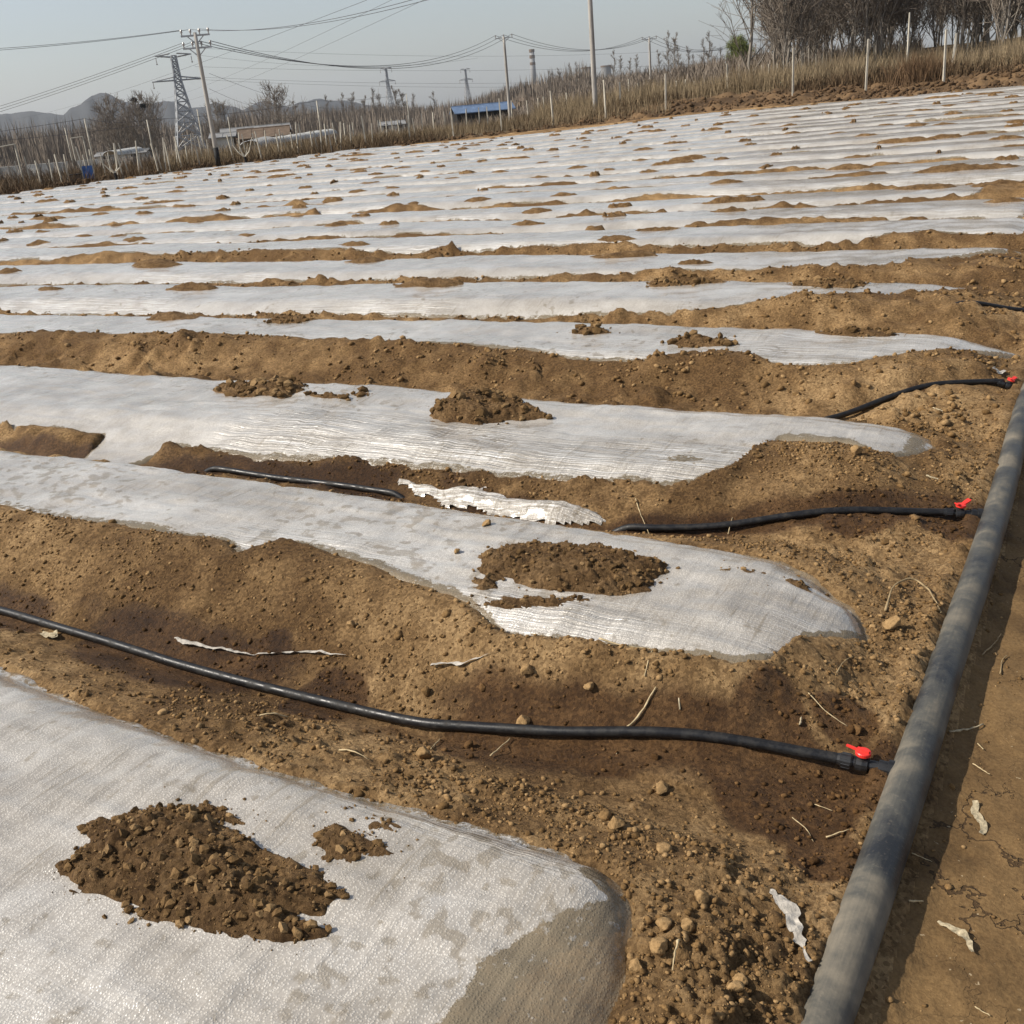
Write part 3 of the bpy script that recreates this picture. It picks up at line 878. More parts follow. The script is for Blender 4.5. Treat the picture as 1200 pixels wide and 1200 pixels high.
# ------------------------------------------------------------------ hoses with red valves
HL = ['nearest black drip hose, running below the second film strip to a red valve',
      'black drip hose with a red valve on the pipe, above the second film strip',
      'short arched black hose with a raised red valve at the right edge, by third strip',
      'short black hose end at the right edge beside the fourth film strip',
      'farthest short black hose end at the right edge beside the fifth film strip']
def dens(pts, step):
    pts = np.asarray(pts, float)
    s = np.concatenate([[0], np.cumsum(np.hypot(*np.diff(pts, axis=0).T))])
    n = max(int(s[-1] / step), 4)
    q = np.linspace(0, s[-1], n)
    u = np.interp(q, s, pts[:, 0]); v = np.interp(q, s, pts[:, 1])
    for _ in range(6):
        u[1:-1] = (u[:-2] + 2 * u[1:-1] + u[2:]) / 4; v[1:-1] = (v[:-2] + 2 * v[1:-1] + v[2:]) / 4
    return u, v
for i, h in enumerate(HOSE):
    joint = h[0]
    jx, jy = uv2xy(joint[0], joint[1])
    zj = base_z(jx, jy) + 0.045
    root = empty('drip_hose', (jx, jy, base_z(jx, jy)))
    L = np.array([jx, jy, base_z(jx, jy)])
    u, v = dens(h, 0.02)
    x, y = uv2xy(u, v)
    g = ground_z(x, y)
    g = np.convolve(np.pad(g, 6, 'edge'), np.ones(13) / 13, 'valid')
    z = g + 0.019
    arch = [0.0, 0.004, 0.012, 0.01, 0.01][i]
    span = [0.5, 0.6, .72, .45, .5][i]
    tt = np.clip((u - 0.05) / span, 0, 1)
    z = np.where(tt < 1, zj * (1 - tt) ** 2 + z * (1 - (1 - tt) ** 2) + arch * np.sin(np.pi * np.clip(tt * 0.95, 0, 1)) ** 1.0 * (1 - tt), z)
    z = np.maximum(z, g + 0.011) + (-0.008 * sstep(2.2, 2.5, u) * (1 - sstep(3.2, 3.5, u)) if i == 1 else 0)
    z = np.convolve(np.pad(z, 9, 'edge'), np.ones(19) / 19, 'valid')
    z[0] = zj
    for (a, b) in HOSE_BURY[i]:
        z = z - 0.11 * sstep(a, a + 0.25, u) * (1 - sstep(b - 0.25, b, u))
    st = 0.14                                # valve comes first
    m = u > st - 0.03
    P3 = np.stack([x, y, z], -1)
    mb = MB(); mb.tube(P3[m] - L, 0.0142, 12)
    mb.build('hose', M['hose'], root, smooth=True)
    # valve frame: along the hose start
    d = P3[min(6, len(P3) - 1)] - np.array([jx, jy, zj]); d = d / np.linalg.norm(d)
    J = np.array([jx, jy, zj]) - L
    upv = np.array([0, 0, 1.0]); upv = upv - d * (upv @ d); upv /= np.linalg.norm(upv)
    sv = np.cross(d, upv)
    mb = MB()                                # saddle and stub on the pipe
    mb.tube([J - d * 0.012, J + d * 0.006, J + d * 0.007, J + d * 0.028, J + d * 0.029, J + d * 0.045],
            [0.024, 0.024, 0.019, 0.019, 0.014, 0.014], 16)
    con = mb.build('connector', M['fitting'], root, smooth=False)
    mb = MB()
    c = J + d * 0.066
    mb.tube([c - d * 0.024, c - d * 0.016, c - d * 0.013, c, c + d * 0.013, c + d * 0.016, c + d * 0.024],
            [0.0135, 0.0135, 0.019, 0.0205, 0.019, 0.0135, 0.0135], 16)
    mb.tube([c, c + upv * 0.027], [0.011, 0.010], 14)
    body = mb.build('valve', M['fitting'], root, smooth=False)
    mb = MB()                                # clamp nut on the hose
    a = c + d * 0.022
    mb.tube([a, a + d * 0.004, a + d * 0.005, a + d * 0.028, a + d * 0.029, a + d * 0.036],
            [0.016, 0.0185, 0.0185, 0.0175, 0.0155, 0.0145], 16)
    for kx in range(8):
        an = kx * math.pi / 4
        o_ = upv * math.cos(an) + sv * math.sin(an)
        mb.tube([a + d * 0.006 + o_ * 0.0182, a + d * 0.026 + o_ * 0.0178], 0.0016, 4)
    mb.build('clamp_nut', M['fitting'], root, smooth=False)
    # red butterfly handle
    mb = MB()
    top = c + upv * 0.026
    turn = [0.35, 2.5, 2.2, 2.4, 2.4][i]
    dl = d * math.cos(turn) + sv * math.sin(turn); dn = np.cross(upv, dl)
    mb.tube([top, top + upv * 0.002, top + upv * 0.009, top + upv * 0.011], [0.015, 0.0185, 0.0185, 0.0165], 24)
    tilt = [0.0, 0.35, 0.30, 0.3, 0.3][i]
    e = top + upv * 0.008
    def plate(p0, p1, w0, w1, th_):
        ax = p1 - p0
        nrm = upv
        Vb = []
        for p, w in ((p0, w0), (p0 * 0.4 + p1 * 0.6, (w0 + w1) * 0.56), (p1, w1)):
            for s2 in (-1, 1):
                for s3 in (-1, 1):
                    Vb.append(p + dn * s2 * w + nrm * s3 * th_)
        Fb = []
        for q_ in (0, 4):
            Fb += [[q_, q_ + 1, q_ + 5, q_ + 4], [q_ + 3, q_ + 2, q_ + 6, q_ + 7], [q_ + 2, q_, q_ + 4, q_ + 6], [q_ + 1, q_ + 3, q_ + 7, q_ + 5]]
        Fb += [[0, 2, 3, 1], [8, 9, 11, 10]]
        mb.add(np.array(Vb), Fb)
    if i == 0:
        plate(e + dl * 0.010, e + dl * 0.044, 0.0032, 0.0028, 0.0022)
        plate(e + upv * 0.004 - dl * 0.015, e + upv * 0.004 + dl * 0.015, 0.0030, 0.0030, 0.004)
    else:
        plate(e + dl * 0.004, e + dl * 0.040 + upv * 0.040 * tilt, 0.007, 0.009, 0.0028)
        plate(e - dl * 0.004, e - dl * 0.026 + upv * 0.026 * tilt, 0.006, 0.009, 0.0028)
    mb.build('valve_handle', M['red'], body, smooth=False)
    tag(root, HL[i], 'hose', 'black drip hoses fed from the pipe')

# ------------------------------------------------------------------ soil heaps on the film
def poly_sd(u, v, poly):
    d = poly_dist(u, v, list(poly) + [poly[0]])
    ins = np.zeros(np.shape(u), bool)
    n = len(poly)
    for i in range(n):
        (a, b), (c, e) = poly[i], poly[(i + 1) % n]
        cond = ((b > v) != (e > v))
        with np.errstate(divide='ignore', invalid='ignore'):
            xi = (c - a) * (v - b) / (e - b + 1e-12) + a
        ins ^= cond & (u < xi)
    return np.where(ins, d, -d)

def row_of(v): return int(np.clip(np.searchsorted(FUR, v) - 1, 0, NROW - 1))

def soil_heap(sdf, u0, u1, v0, v1, height, label, seed, res, group='soil heaps weighing down the film', spread=0.10):
    uu = np.arange(u0, u1, res); vv = np.arange(v0, v1, res)
    U, Vv = np.meshgrid(uu, vv, indexing='ij'); U = U.ravel(); Vv = Vv.ravel()
    X, Y = uv2xy(U, Vv)
    sd = sdf(U, Vv)
    sd = sd + 0.040 * fbm(U * 4.5, Vv * 24, seed, 3) + 0.012 * fbm(U * 30, Vv * 45, seed + 3, 2)
    k = row_of(0.5 * (v0 + v1))
    fz = film_z(k, X, Y, U, Vv)
    dome = np.clip(sd / spread, 0, 1) ** 0.75
    d = math.hypot(*uv2xy(0.5 * (u0 + u1), 0.5 * (v0 + v1)))
    cr = 0.28 * domes(X, Y, 0.075, seed + 5, 0.5) + 0.42 * domes(X, Y, 0.038, seed + 6, 0.8)
    if d < 6: cr = cr + 0.6 * domes(X, Y, 0.019, seed + 7, 0.85)
    h = np.where(sd > 0, height * dome * (0.75 + 0.6 * vnoise(X * 6, Y * 6, seed + 8)) + cr * np.clip(sd / 0.035, 0.25, 1), np.maximum(sd, -0.05) * 0.9)
    Z = fz + h - 0.003
    # where the film itself is covered, sit on the soil
    F = grid_faces(len(uu), len(vv))
    keep = sd > -0.02
    F = F[keep[F].any(axis=1)]
    if len(F) == 0: return None
    idx = np.unique(F); remap = np.full(len(U), -1); remap[idx] = np.arange(len(idx))
    cx, cy = uv2xy(0.5 * (u0 + u1), 0.5 * (v0 + v1))
    loc = np.array([cx, cy, float(fz[idx].mean())])
    HV = np.stack([X, Y, Z], -1)[idx] - loc; HF = remap[F]
    HT = np.vstack([HF[:, :3], HF[:, [0, 2, 3]]])
    if d < 9:                                  # loose crumbs lying on the heap
        area = (sd > 0).sum() * res * res
        nc = int(area * (7500 if d < 2.6 else 4500 if d < 5 else 1500))
        wt = np.where(sd > 0, 1.0, 0.30 * np.exp(np.minimum(sd, 0) / 0.022)); wt /= wt.sum()
        pick = rng.choice(len(sd), nc, p=wt)
        base = np.stack([X, Y, np.where(sd > 0.004, Z, fz)], -1)[pick] - loc
        sz = (0.0024 if d < 5 else 0.006) * 7.5 ** (rng.random(nc) ** 3.0)
        sz = np.where(sd[pick] > 0, sz, sz * 0.6)
        CV, CF = crumbs(base, sz, SH1)
        HT = np.vstack([HT, CF + len(HV)]); HV = np.vstack([HV, CV])
    me = mesh_np('soil_heap', HV, HT)
    me.polygons.foreach_set('use_smooth', np.arange(len(HT)) < 2 * len(HF))
    me.materials.append(M['soil']); me.materials.append(M['shaded_clod'])
    me.polygons.foreach_set('material_index', (np.arange(len(HT)) >= 2 * len(HF)).astype(np.int32))
    return tag(link('soil_heap', me, M['soil'], loc=loc), label, 'soil heap', group)

def P2(pts, z=0.17):
    r_ = []
    for (a, b) in pts:
        p = un(a, b, z); r_.append(xy2uv(p[0], p[1]))
    return r_
def heap_poly(pts, height, label, seed, res=0.008, z=0.17):
    po = P2(pts, z)
    a = np.array(po)
    return soil_heap(lambda U, Vv: poly_sd(U, Vv, po), a[:, 0].min() - .08, a[:, 0].max() + .08, a[:, 1].min() - .08, a[:, 1].max() + .08, height, label, seed, res)

heap_poly([(75, 1012), (105, 975), (165, 945), (240, 940), (275, 958), (305, 980), (310, 1005), (350, 1014), (400, 1052), (340, 1080), (375, 1092), (320, 1108), (250, 1095), (170, 1080), (95, 1035)],
          0.036, 'large crumbly soil heap on the nearest film strip at lower left', 101, 0.0062)
heap_poly([(360, 975), (400, 965), (430, 985), (462, 1003), (420, 1002), (380, 1008)], 0.014, 'small soil patch right of the large heap on the nearest strip', 111, 0.0062)
heap_poly([(388, 943), (410, 945), (472, 977), (440, 975)], 0.012, 'thin soil streak near the upper edge of the nearest strip', 121, 0.0062)
heap_poly([(560, 660), (600, 648), (700, 648), (785, 672), (765, 690), (760, 702), (700, 706), (640, 704), (590, 690), (565, 700)], 0.034,
          'wide soil heap on the second strip near its rounded end', 131, 0.008)
heap_poly([(540, 712), (620, 703), (700, 712), (650, 724), (560, 722)], 0.016, 'low soil tongue just below the wide heap on the second strip', 141, 0.008)
heap_poly([(830, 672), (865, 674), (900, 680), (880, 684), (840, 679)], 0.008, 'thin soil streak on the second strip right of the wide heap', 151, 0.007)
heap_poly([(925, 683), (945, 680), (948, 690), (930, 692)], 0.010, 'tiny soil crumb pile near the rounded tip of the second strip', 161, 0.007)
heap_poly([(250, 455), (300, 448), (350, 446), (358, 458), (330, 466), (270, 463)], 0.040, 'soil heap on the third strip, left of the middle', 171, 0.012)
heap_poly([(360, 464), (395, 466), (405, 470), (380, 470)], 0.014, 'low soil tail right of the left heap on the third strip', 181, 0.012)
heap_poly([(408, 460), (432, 460), (436, 466), (412, 466)], 0.014, 'small soil dab on the third strip between two heaps', 191, 0.012)
heap_poly([(502, 490), (520, 470), (560, 462), (610, 468), (625, 478), (650, 486), (600, 490), (560, 496)], 0.055, 'tall soil heap at the middle of the third strip', 201, 0.012)

# heaps further up the field: photo position, width in photo pixels
HP = [(205, 374, 70), (340, 377, 62), (818, 405, 80), (690, 394, 42), (1010, 392, 80), (60, 342, 36), (228, 340, 66), (502, 336, 90), (805, 333, 85), (985, 328, 80),
      (182, 312, 74), (10, 320, 40), (430, 305, 52), (745, 294, 72), (417, 288, 40), (20, 289, 34), (150, 273, 30), (142, 283, 32), (290, 275, 26), (620, 261, 44), (240, 257, 26), (49, 271, 24),
      (770, 271, 48), (702, 289, 50), (817, 307, 46), (136, 264, 22), (172, 252, 28), (100, 253, 26), (420, 259, 30), (365, 250, 24), (415, 226, 24), (439, 214, 22), (461, 221, 22), (547, 239, 34),
      (531, 210, 20), (497, 202, 15), (325, 227, 18), (329, 215, 11), (586, 201, 22), (400, 199, 20), (491, 184, 13), (475, 242, 16), (660, 230, 34), (625, 247, 40), (637, 208, 22), (672, 196, 24),
      (636, 191, 19), (685, 174, 15), (742, 163, 14), (687, 166, 14), (761, 184, 18), (755, 176, 28), (800, 187, 42), (797, 176, 18), (760, 202, 26), (862, 212, 38), (860, 245, 42), (660, 182, 12), (714, 199, 16),
      (980, 157, 22), (927, 156, 20), (1040, 145, 17), (1072, 146, 26), (1107, 146, 24), (1016, 160, 22), (1060, 165, 60), (1110, 158, 40), (1012, 181, 32), (995, 196, 50), (1165, 196, 50), (1182, 161, 34),
      (1190, 144, 24), (1065, 137, 14), (1175, 212, 60), (1112, 125, 16), (1080, 130, 20), (1142, 120, 16), (1185, 135, 20), (1047, 120, 12), (1090, 214, 60), (1120, 199, 70), (1180, 235, 40)]
for (a, b, w) in [(60, 228, 0)]: pass
cnt = {}
heaps = []
for (a, b, w) in HP:
    z = 0.2
    for _ in range(6):
        p = un(a, b, z)
        if np.hypot(p[0], p[1]) > 75: p = ray(a, b, 50)
        u, v = xy2uv(p[0], p[1]); z = float(base_z(p[0], p[1])) + 0.17
    k = row_of(v)
    v = float(np.clip(v, ROWC[k] - 0.34, ROWC[k] + 0.24))
    heaps.append((k, u, v, w * math.hypot(p[0], p[1]) / FPX * 1.03))
heaps.sort()
for i, (k, u, v, wd) in enumerate(heaps):
    n = cnt.get(k, 0); cnt[k] = n + 1
    a = max(wd / 2, 0.10); b = float(np.clip(a * 0.42, 0.07, 0.19))
    x, y = uv2xy(u, v); d = math.hypot(x, y)
    sl = random.uniform(-0.2, 0.25)
    def sdf(U, Vv, u=u, v=v, a=a, b=b, sl=sl):
        du = U - u; dv = Vv - v - sl * du * 0.5
        q = np.sqrt((du / a) ** 2 + (dv / b) ** 2)
        return (1 - q) * b
    if k < 14:
        lb = '%s soil heap from the pipe end on the %s film strip up the field' % (ORD[n] if n < 14 else 'another', ORD[k])
    else:
        lb = 'low brown soil heap on a far film strip'
    soil_heap(sdf, u - a - .12, u + a + .12, v - b - .10, v + b + .10, min(0.024 + 0.07 * a, 0.065), lb, 300 + i * 13, max(0.012, d * 0.0028),
              'soil heaps weighing down the film' if k < 14 else 'soil heaps on the far strips', spread=0.10)

# small far heaps scattered along the strips
vari = []
for q_ in range(7):
    n = 19
    g = np.linspace(-1.25, 1.25, n)
    A, B = np.meshgrid(g, g, indexing='ij'); A = A.ravel(); B = B.ravel()
    s_ = 0.85 - np.hypot(A, B) + 0.75 * fbm(A * 1.9 + q_ * 7, B * 1.9, 500 + q_, 3)
    Z = np.where(s_ > 0, 0.034 * np.clip(s_ * 1.5, 0, 1) ** 0.8 + 0.045 * vnoise(A * 4, B * 4, q_ + 520) ** 2 * np.clip(s_ * 4, 0, 1), s_ * 0.12)
    F = grid_faces(n, n); kp = s_ > -0.12; F = F[kp[F].any(axis=1)]
    idx = np.unique(F); rm = np.full(len(A), -1); rm[idx] = np.arange(len(idx))
    vari.append(mesh_np('soil_heap', np.stack([A, B, Z], -1)[idx], rm[F]))
    vari[-1].materials.append(M['soil'])
rot = math.atan2(EU[1], EU[0])
taken = [(h_[0], h_[1]) for h_ in heaps]
nfar = 0
cands = []
for (k, ul) in strips:
    if k < 7: continue
    u = 1.0 + random.random() * 1.5
    while u < ul - 0.5:
        x, y = uv2xy(u, ROWC[k])
        azd = math.degrees(math.atan2(x, y))
        if -27 < azd < 31 and not any(kk == k and abs(uu - u) < 1.0 for kk, uu in taken):
            cands.append((math.hypot(x, y), k, u))
        u += random.uniform(0.9, 3.4)
cands.sort()
step = max(1.0, len(cands) / 225.0)
sel = {int(i * step) for i in range(225)}
restV = []; restF = []; nrest = 0
for i, (d, k, u) in enumerate(cands):
    v = ROWC[k] + random.uniform(-0.35, 0.25)
    x, y = uv2xy(u, v)
    z = float(film_z(k, np.array([x]), np.array([y]), np.array([u]), np.array([v]))[0])
    sa = min(max(random.lognormvariate(-1.75, 0.6), 0.05), 0.9); sb = random.uniform(0.05, 0.13)
    me = random.choice(vari)
    if i in sel:
        o = link('soil_heap', me, loc=(x, y, z - 0.004))
        o.rotation_euler = (0, 0, rot + random.uniform(-.15, .15)); o.scale = (sa, sb, random.uniform(0.7, 1.3))
        if k < 14:
            n = cnt.get(k, 0)
        tag(o, 'low brown soil heap on a far film strip', 'soil heap', 'soil heaps on the far strips')
        nfar += 1
print('far heaps', nfar, 'of', len(cands))

# ------------------------------------------------------------------ clods
def scatter_clods(N, umin, umax, vmin, vmax, smin, smax, pw, shapes, dens_fn, name, label):
    u = rng.uniform(umin, umax, N); v = rng.uniform(vmin, vmax, N)
    x, y = uv2xy(u, v)
    dd = dens_fn(u, v, x, y)
    m = rng.random(N) < dd
    u, v, x, y = u[m], v[m], x[m], y[m]
    k = np.clip(np.searchsorted(FUR, v) - 1, 0, NROW - 1)
    sd = np.full(u.shape, -1.0)
    for kk in np.unique(k):
        q_ = k == kk; sd[q_] = film_sd(kk, u[q_], v[q_])
    m = (sd < -0.01) & (np.abs(u) > 0.062)
    for h in HOSE: m &= poly_dist(u, v, h) > 0.02
    u, v, x, y = u[m], v[m], x[m], y[m]
    ga = ground_all(x, y)
    n = len(u)
    s = smin * (smax / smin) ** (rng.random(n) ** pw)
    CV, CF = crumbs(np.stack([x, y, ga[0]], -1), s, shapes)
    me = mesh_np(name, CV, CF, smooth=False)
    add_attr(me, 'wet', ga[1][crumbs.own])
    o = link(name, me, M['clod'])
    tag(o, label, 'soil', kind='stuff')
    print(name, n, 'tris', len(me.polygons))

def dens_near(u, v, x, y):
    d = 0.13 + 0.60 * sstep(-0.15, 0.5, fbm(x * 2.3, y * 2.3, 201, 3))
    for (pu, pv, su, sv, h, am) in PILES:
        d = d + 0.9 * am * np.exp(-((u - pu) / su) ** 2 - ((v - pv) / sv) ** 2)
    d = d * np.where(u < -0.02, 0.05, 1.0)
    dh = np.full(u.shape, 9.0)
    for h in HOSE: dh = np.minimum(dh, poly_dist(u, v, h))
    d = d * (1 - 0.6 * np.exp(-(dh / 0.1) ** 2))
    # most lie near the thrown-up edges and the row ends
    return np.clip(d, 0, 1)
scatter_clods(150000, -0.5, 3.6, -1.3, 2.6, 0.0026, 0.0125, 2.9, SH1, dens_near, 'soil_crumbs', 'loose brown soil crumbs strewn over the bare ground')
scatter_clods(3000, -0.6, 4.0, -1.3, 3.4, 0.010, 0.024, 2.2, SH2, lambda u, v, x, y: 0.6 * dens_near(u, v, x, y), 'soil_clods', 'fist-sized and smaller brown clods on the bare ground')
scatter_clods(75000, 0.1, 11, 2.3, 9.0, 0.006, 0.028, 2.8, SH1, dens_near, 'field_clods', 'brown clods along the berms further up the field')

# single clods one can point at: photo pixel, size in pixels
SC = [(722, 970, 26, 'lone round clod casting a shadow above the nearest strip end'),
      (774, 926, 20, 'small round clod below the nearest hose near the valve'),
      (617, 769, 18, 'brown clod at the lower edge of the second strip'),
      (572, 626, 14, 'single clod lying on the second film strip'),
      (537, 660, 10, 'tiny clod on the film left of the wide heap'),
      (497, 888, 24, 'angular clod just below the nearest hose'),
      (612, 845, 22, 'pale clod just above the nearest hose'),
      (690, 775, 18, 'dull clod below the second strip among straw'),
      (262, 957, 22, 'brown clod on top of the large heap at lower left'),
      (940, 690, 9, 'dark crumb at the tip of the second strip'),
      (770, 1115, 26, 'pale angular clod in the pile at the first strip end'),
      (822, 1058, 22, 'biggest clod at the upper side of the pile by the pipe'),
      (745, 1135, 24, 'wedge-shaped clod beside the clear film end'),
      (868, 1148, 18, 'clod on the right side of the pile near the pipe'),
      (1003, 533, 16, 'pale clod in the spill over the third strip end'),
      (1046, 735, 26, 'broken earth lump left of the pipe, beyond the second strip tip'),
      (805, 1090, 20, 'rounded clod in the middle of the pile by the first strip end'),
      (414, 745, 14, 'clod half way down the slope under the second strip')]
for i, (a, b, w, lb) in enumerate(SC):
    z = 0.05
    for _ in range(5):
        p = un(a, b, z); z = gz1(p[0], p[1])
    u, v = xy2uv(p[0], p[1]); k = row_of(v)
    if i == 8:
        z = 0.125; p = un(a, b, z)
    elif film_sd(k, np.array([u]), np.array([v]))[0] > 0:
        p = un(a, b, 0.16); u, v = xy2uv(p[0], p[1])
        z = float(film_z(k, *[np.array([q_]) for q_ in (p[0], p[1], u, v)])[0])
    s = w * 0.5 * np.linalg.norm(p - np.array([0, 0, EYE])) / FPX
    SV, SF = SH3[i % 6]
    SV = SV * (1 + 0.05 * rng.normal(size=(len(SV), 1)))
    me = mesh_np('soil_clod', SV * s * 1.08, SF, smooth=False)
    o = link('soil_clod', me, M['clod'], loc=(p[0], p[1], z + 0.42 * s))
    o.rotation_euler = (0, 0, random.uniform(0, 6))
    tag(o, lb, 'clod', 'single clods')

# ------------------------------------------------------------------ straw, roots, scraps
def place(px_, py_, lift=0.0):
    z = 0.05
    for _ in range(5):
        p = un(px_, py_, z); z = gz1(p[0], p[1])
    return np.array([p[0], p[1], z + lift])
def stalk(pts, r0, r1, mat, label, name='dry_stalk', cat='stalk', lift=0.004, bow=0.0):
    r0 *= 0.68; r1 *= 0.6
    P = np.array([place(a, b) for a, b in pts])
    n = 4 * len(P)
    q_ = np.linspace(0, len(P) - 1, n)
    Q = np.stack([np.interp(q_, np.arange(len(P)), P[:, j]) for j in range(3)], -1)
    for _ in range(3): Q[1:-1] = (Q[:-2] + 2 * Q[1:-1] + Q[2:]) / 4
    Q[:, 2] += lift + r0 + bow * np.sin(np.linspace(0, math.pi, n))
    Q += rng.normal(size=Q.shape) * r0 * 0.25
    mb = MB(); mb.tube(Q - Q[0], np.linspace(r0, r1, n) * (1 + 0.25 * rng.normal(size=n).clip(-1, 1)), 6)
    tag(mb.build(name, mat, smooth=True, loc=tuple(Q[0])), label, cat, 'dry plant litter on the soil')
stalk([(1038, 716), (1046, 692), (1068, 686), (1090, 700), (1102, 720)], 0.0055, 0.004, M['root'], 'pale bent stalk arched on the soil left of the pipe', bow=0.02)
stalk([(706, 812), (722, 800), (745, 806), (768, 812)], 0.0042, 0.002, M['straw'], 'curved yellow straw below the second strip')
stalk([(728, 862), (750, 852), (770, 842)], 0.0045, 0.004, M['straw'], 'thick short straw lying just above the nearest hose')
stalk([(757, 838), (766, 820), (772, 812)], 0.003, 0.002, M['straw'], 'thin straw joining the curved one above the hose')
stalk([(792, 812), (796, 796)], 0.004, 0.003, M['husk'], 'stubby upright stalk end below the second strip tip', 'stalk_stub')
stalk([(947, 822), (968, 838), (993, 854)], 0.0022, 0.0015, M['straw'], 'straight thin straw between the hose and second strip tip')
stalk([(937, 862), (939, 850)], 0.004, 0.003, M['husk'], 'short stub of stalk above the nearest valve', 'stalk_stub')
stalk([(968, 984), (995, 974)], 0.0025, 0.002, M['straw'], 'small straw below the nearest valve near the pipe')
stalk([(928, 960), (945, 972), (953, 988)], 0.002, 0.001, M['straw'], 'crooked straw left of the pipe below the nearest hose')
stalk([(955, 945), (975, 952)], 0.002, 0.001, M['straw'], 'little pale straw under the nearest hose by the pipe')
stalk([(796, 1102), (793, 1125), (788, 1140)], 0.004, 0.002, M['straw'], 'curved straw standing in the clod pile at first strip end', bow=0.015)
stalk([(1140, 897), (1160, 910)], 0.0022, 0.0018, M['straw'], 'short white straw on the path right of the pipe')
stalk([(1112, 858), (1135, 857), (1152, 851)], 0.004, 0.003, M['husk'], 'pale husk strip on the path beside the pipe')
stalk([(1145, 873), (1152, 880)], 0.002, 0.002, M['straw'], 'tiny straw above the white one on the path')
stalk([(1068, 1002), (1092, 1012)], 0.002, 0.001, M['straw'], 'thin straw at the pipe shadow on the path')
stalk([(1142, 1182), (1160, 1193)], 0.002, 0.0015, M['straw'], 'straw at the bottom right corner on the path')
stalk([(1065, 1058), (1082, 1059)], 0.003, 0.0025, M['straw'], 'flat straw bit by the pipe shadow edge')
stalk([(1150, 770), (1165, 757), (1173, 745)], 0.004, 0.002, M['root'], 'twig on the path right of the pipe')
stalk([(1172, 792), (1174, 775), (1180, 770)], 0.003, 0.002, M['root'], 'dark root hook at the right edge of the path')
stalk([(980, 790), (990, 778), (1000, 772)], 0.003, 0.0015, M['root'], 'small dark twig left of the pipe above the valve')
stalk([(300, 842), (320, 840), (338, 843)], 0.004, 0.003, M['straw'], 'pale straws lying in the furrow below the hose')
stalk([(398, 882), (432, 892)], 0.0035, 0.002, M['straw'], 'straw sticking from the clods under the nearest hose', bow=0.01)
stalk([(505, 880), (516, 868)], 0.003, 0.002, M['straw'], 'small straw leaning against the nearest hose')
stalk([(575, 888), (598, 868)], 0.0035, 0.002, M['straw'], 'slanted straw below the nearest hose, mid picture')
stalk([(745, 597), (752, 606), (760, 610)], 0.003, 0.002, M['straw'], 'little white straw above the second hose start')
stalk([(853, 612), (858, 608)], 0.003, 0.002, M['straw'], 'tiny straw touching the second hose')
stalk([(1085, 560), (1100, 563)], 0.005, 0.004, M['husk'], 'pale husk bit left of the pipe by the third strip')
stalk([(1093, 483), (1105, 485)], 0.004, 0.003, M['husk'], 'white chip above the third strip tip')

def ribbon(pts, widths, label, mat, name='film_scrap', cat='plastic scrap', lift=0.012, seed=0):
    P = np.array([place(a, b) for a, b in pts]); n = 9 * len(P)
    q_ = np.linspace(0, len(P) - 1, n)
    C = np.stack([np.interp(q_, np.arange(len(P)), P[:, j]) for j in range(3)], -1)
    for _ in range(4): C[1:-1] = (C[:-2] + 2 * C[1:-1] + C[2:]) / 4
    wd = np.interp(q_, np.arange(len(P)), widths)
    if name == 'film_scrap': wd = wd * (0.35 + 1.4 * vnoise(q_ * 2.3 + seed * 5, 0 * q_, 611 + seed))
    C[:, :2] += (0.012 * np.stack([fbm(q_ * 1.3, 0 * q_ + seed, 613, 2), fbm(q_ * 1.3, 0 * q_ + seed, 617, 2)], -1))
    T = np.gradient(C, axis=0); T[:, 2] = 0; T /= np.linalg.norm(T, axis=1)[:, None]
    Nn = np.stack([-T[:, 1], T[:, 0], 0 * T[:, 0]], -1)
    m = 7
    s_ = np.linspace(-1, 1, m)
    V = C[:, None, :] + Nn[:, None, :] * (s_[None, :, None] * wd[:, None, None])
    V[:, :, 2] += lift + 0.008 * fbm(V[:, :, 0] * 35 + seed, V[:, :, 1] * 60, 600 + seed, 2)
    g = ground_z(V[:, :, 0].ravel(), V[:, :, 1].ravel()).reshape(V.shape[:2])
    V[:, :, 2] = np.maximum(V[:, :, 2], g + 0.002)
    V = V.reshape(-1, 3)
    nv = len(V)
    F = grid_faces(n, m)
    lo = V - np.array([0, 0, 0.0006])
    o = link(name, mesh_np(name, np.vstack([V, lo]) - C[0], np.vstack([F, F[:, ::-1] + nv])), mat, loc=tuple(C[0]))
    tag(o, label, cat, 'torn film and husk scraps')
ribbon([(205, 748), (240, 757), (290, 769), (340, 768), (408, 772)], [.009, .005, .003, .004, .002], 'long white torn film scrap on the slope above the nearest hose', M['scrap'], seed=1)
ribbon([(508, 788), (540, 793), (587, 802)], [.005, .004, .002], 'short white film scrap lying on the slope, mid picture', M['scrap'], seed=2)
ribbon([(900, 1048), (920, 1062), (928, 1090), (938, 1108), (948, 1132)], [.003, .010, .015, .008, .003], 'crumpled pale film scrap left of the pipe at bottom', M['scrap'], seed=3)
ribbon([(1140, 943), (1144, 960), (1150, 981)], [.006, .010, .005], 'ragged pale husk on the path right of the pipe', M['husk'], 'dry_husk', 'husk', 0.006, 4)
ribbon([(1104, 1086), (1120, 1096), (1138, 1117)], [.003, .009, .003], 'pale pointed leaf on the path, lower right', M['husk'], 'dry_leaf', 'leaf', 0.008, 5)
ribbon([(50, 745), (62, 750), (66, 742)], [.012, .014, .006], 'pale husk clinging beside the nearest hose at left', M['husk'], 'dry_husk', 'husk', 0.012, 6)
ribbon([(1162, 432), (1172, 440), (1180, 436)], [.02, .02, .01], 'white film tatter beside the raised valve at the right edge', M['scrap'], seed=7)
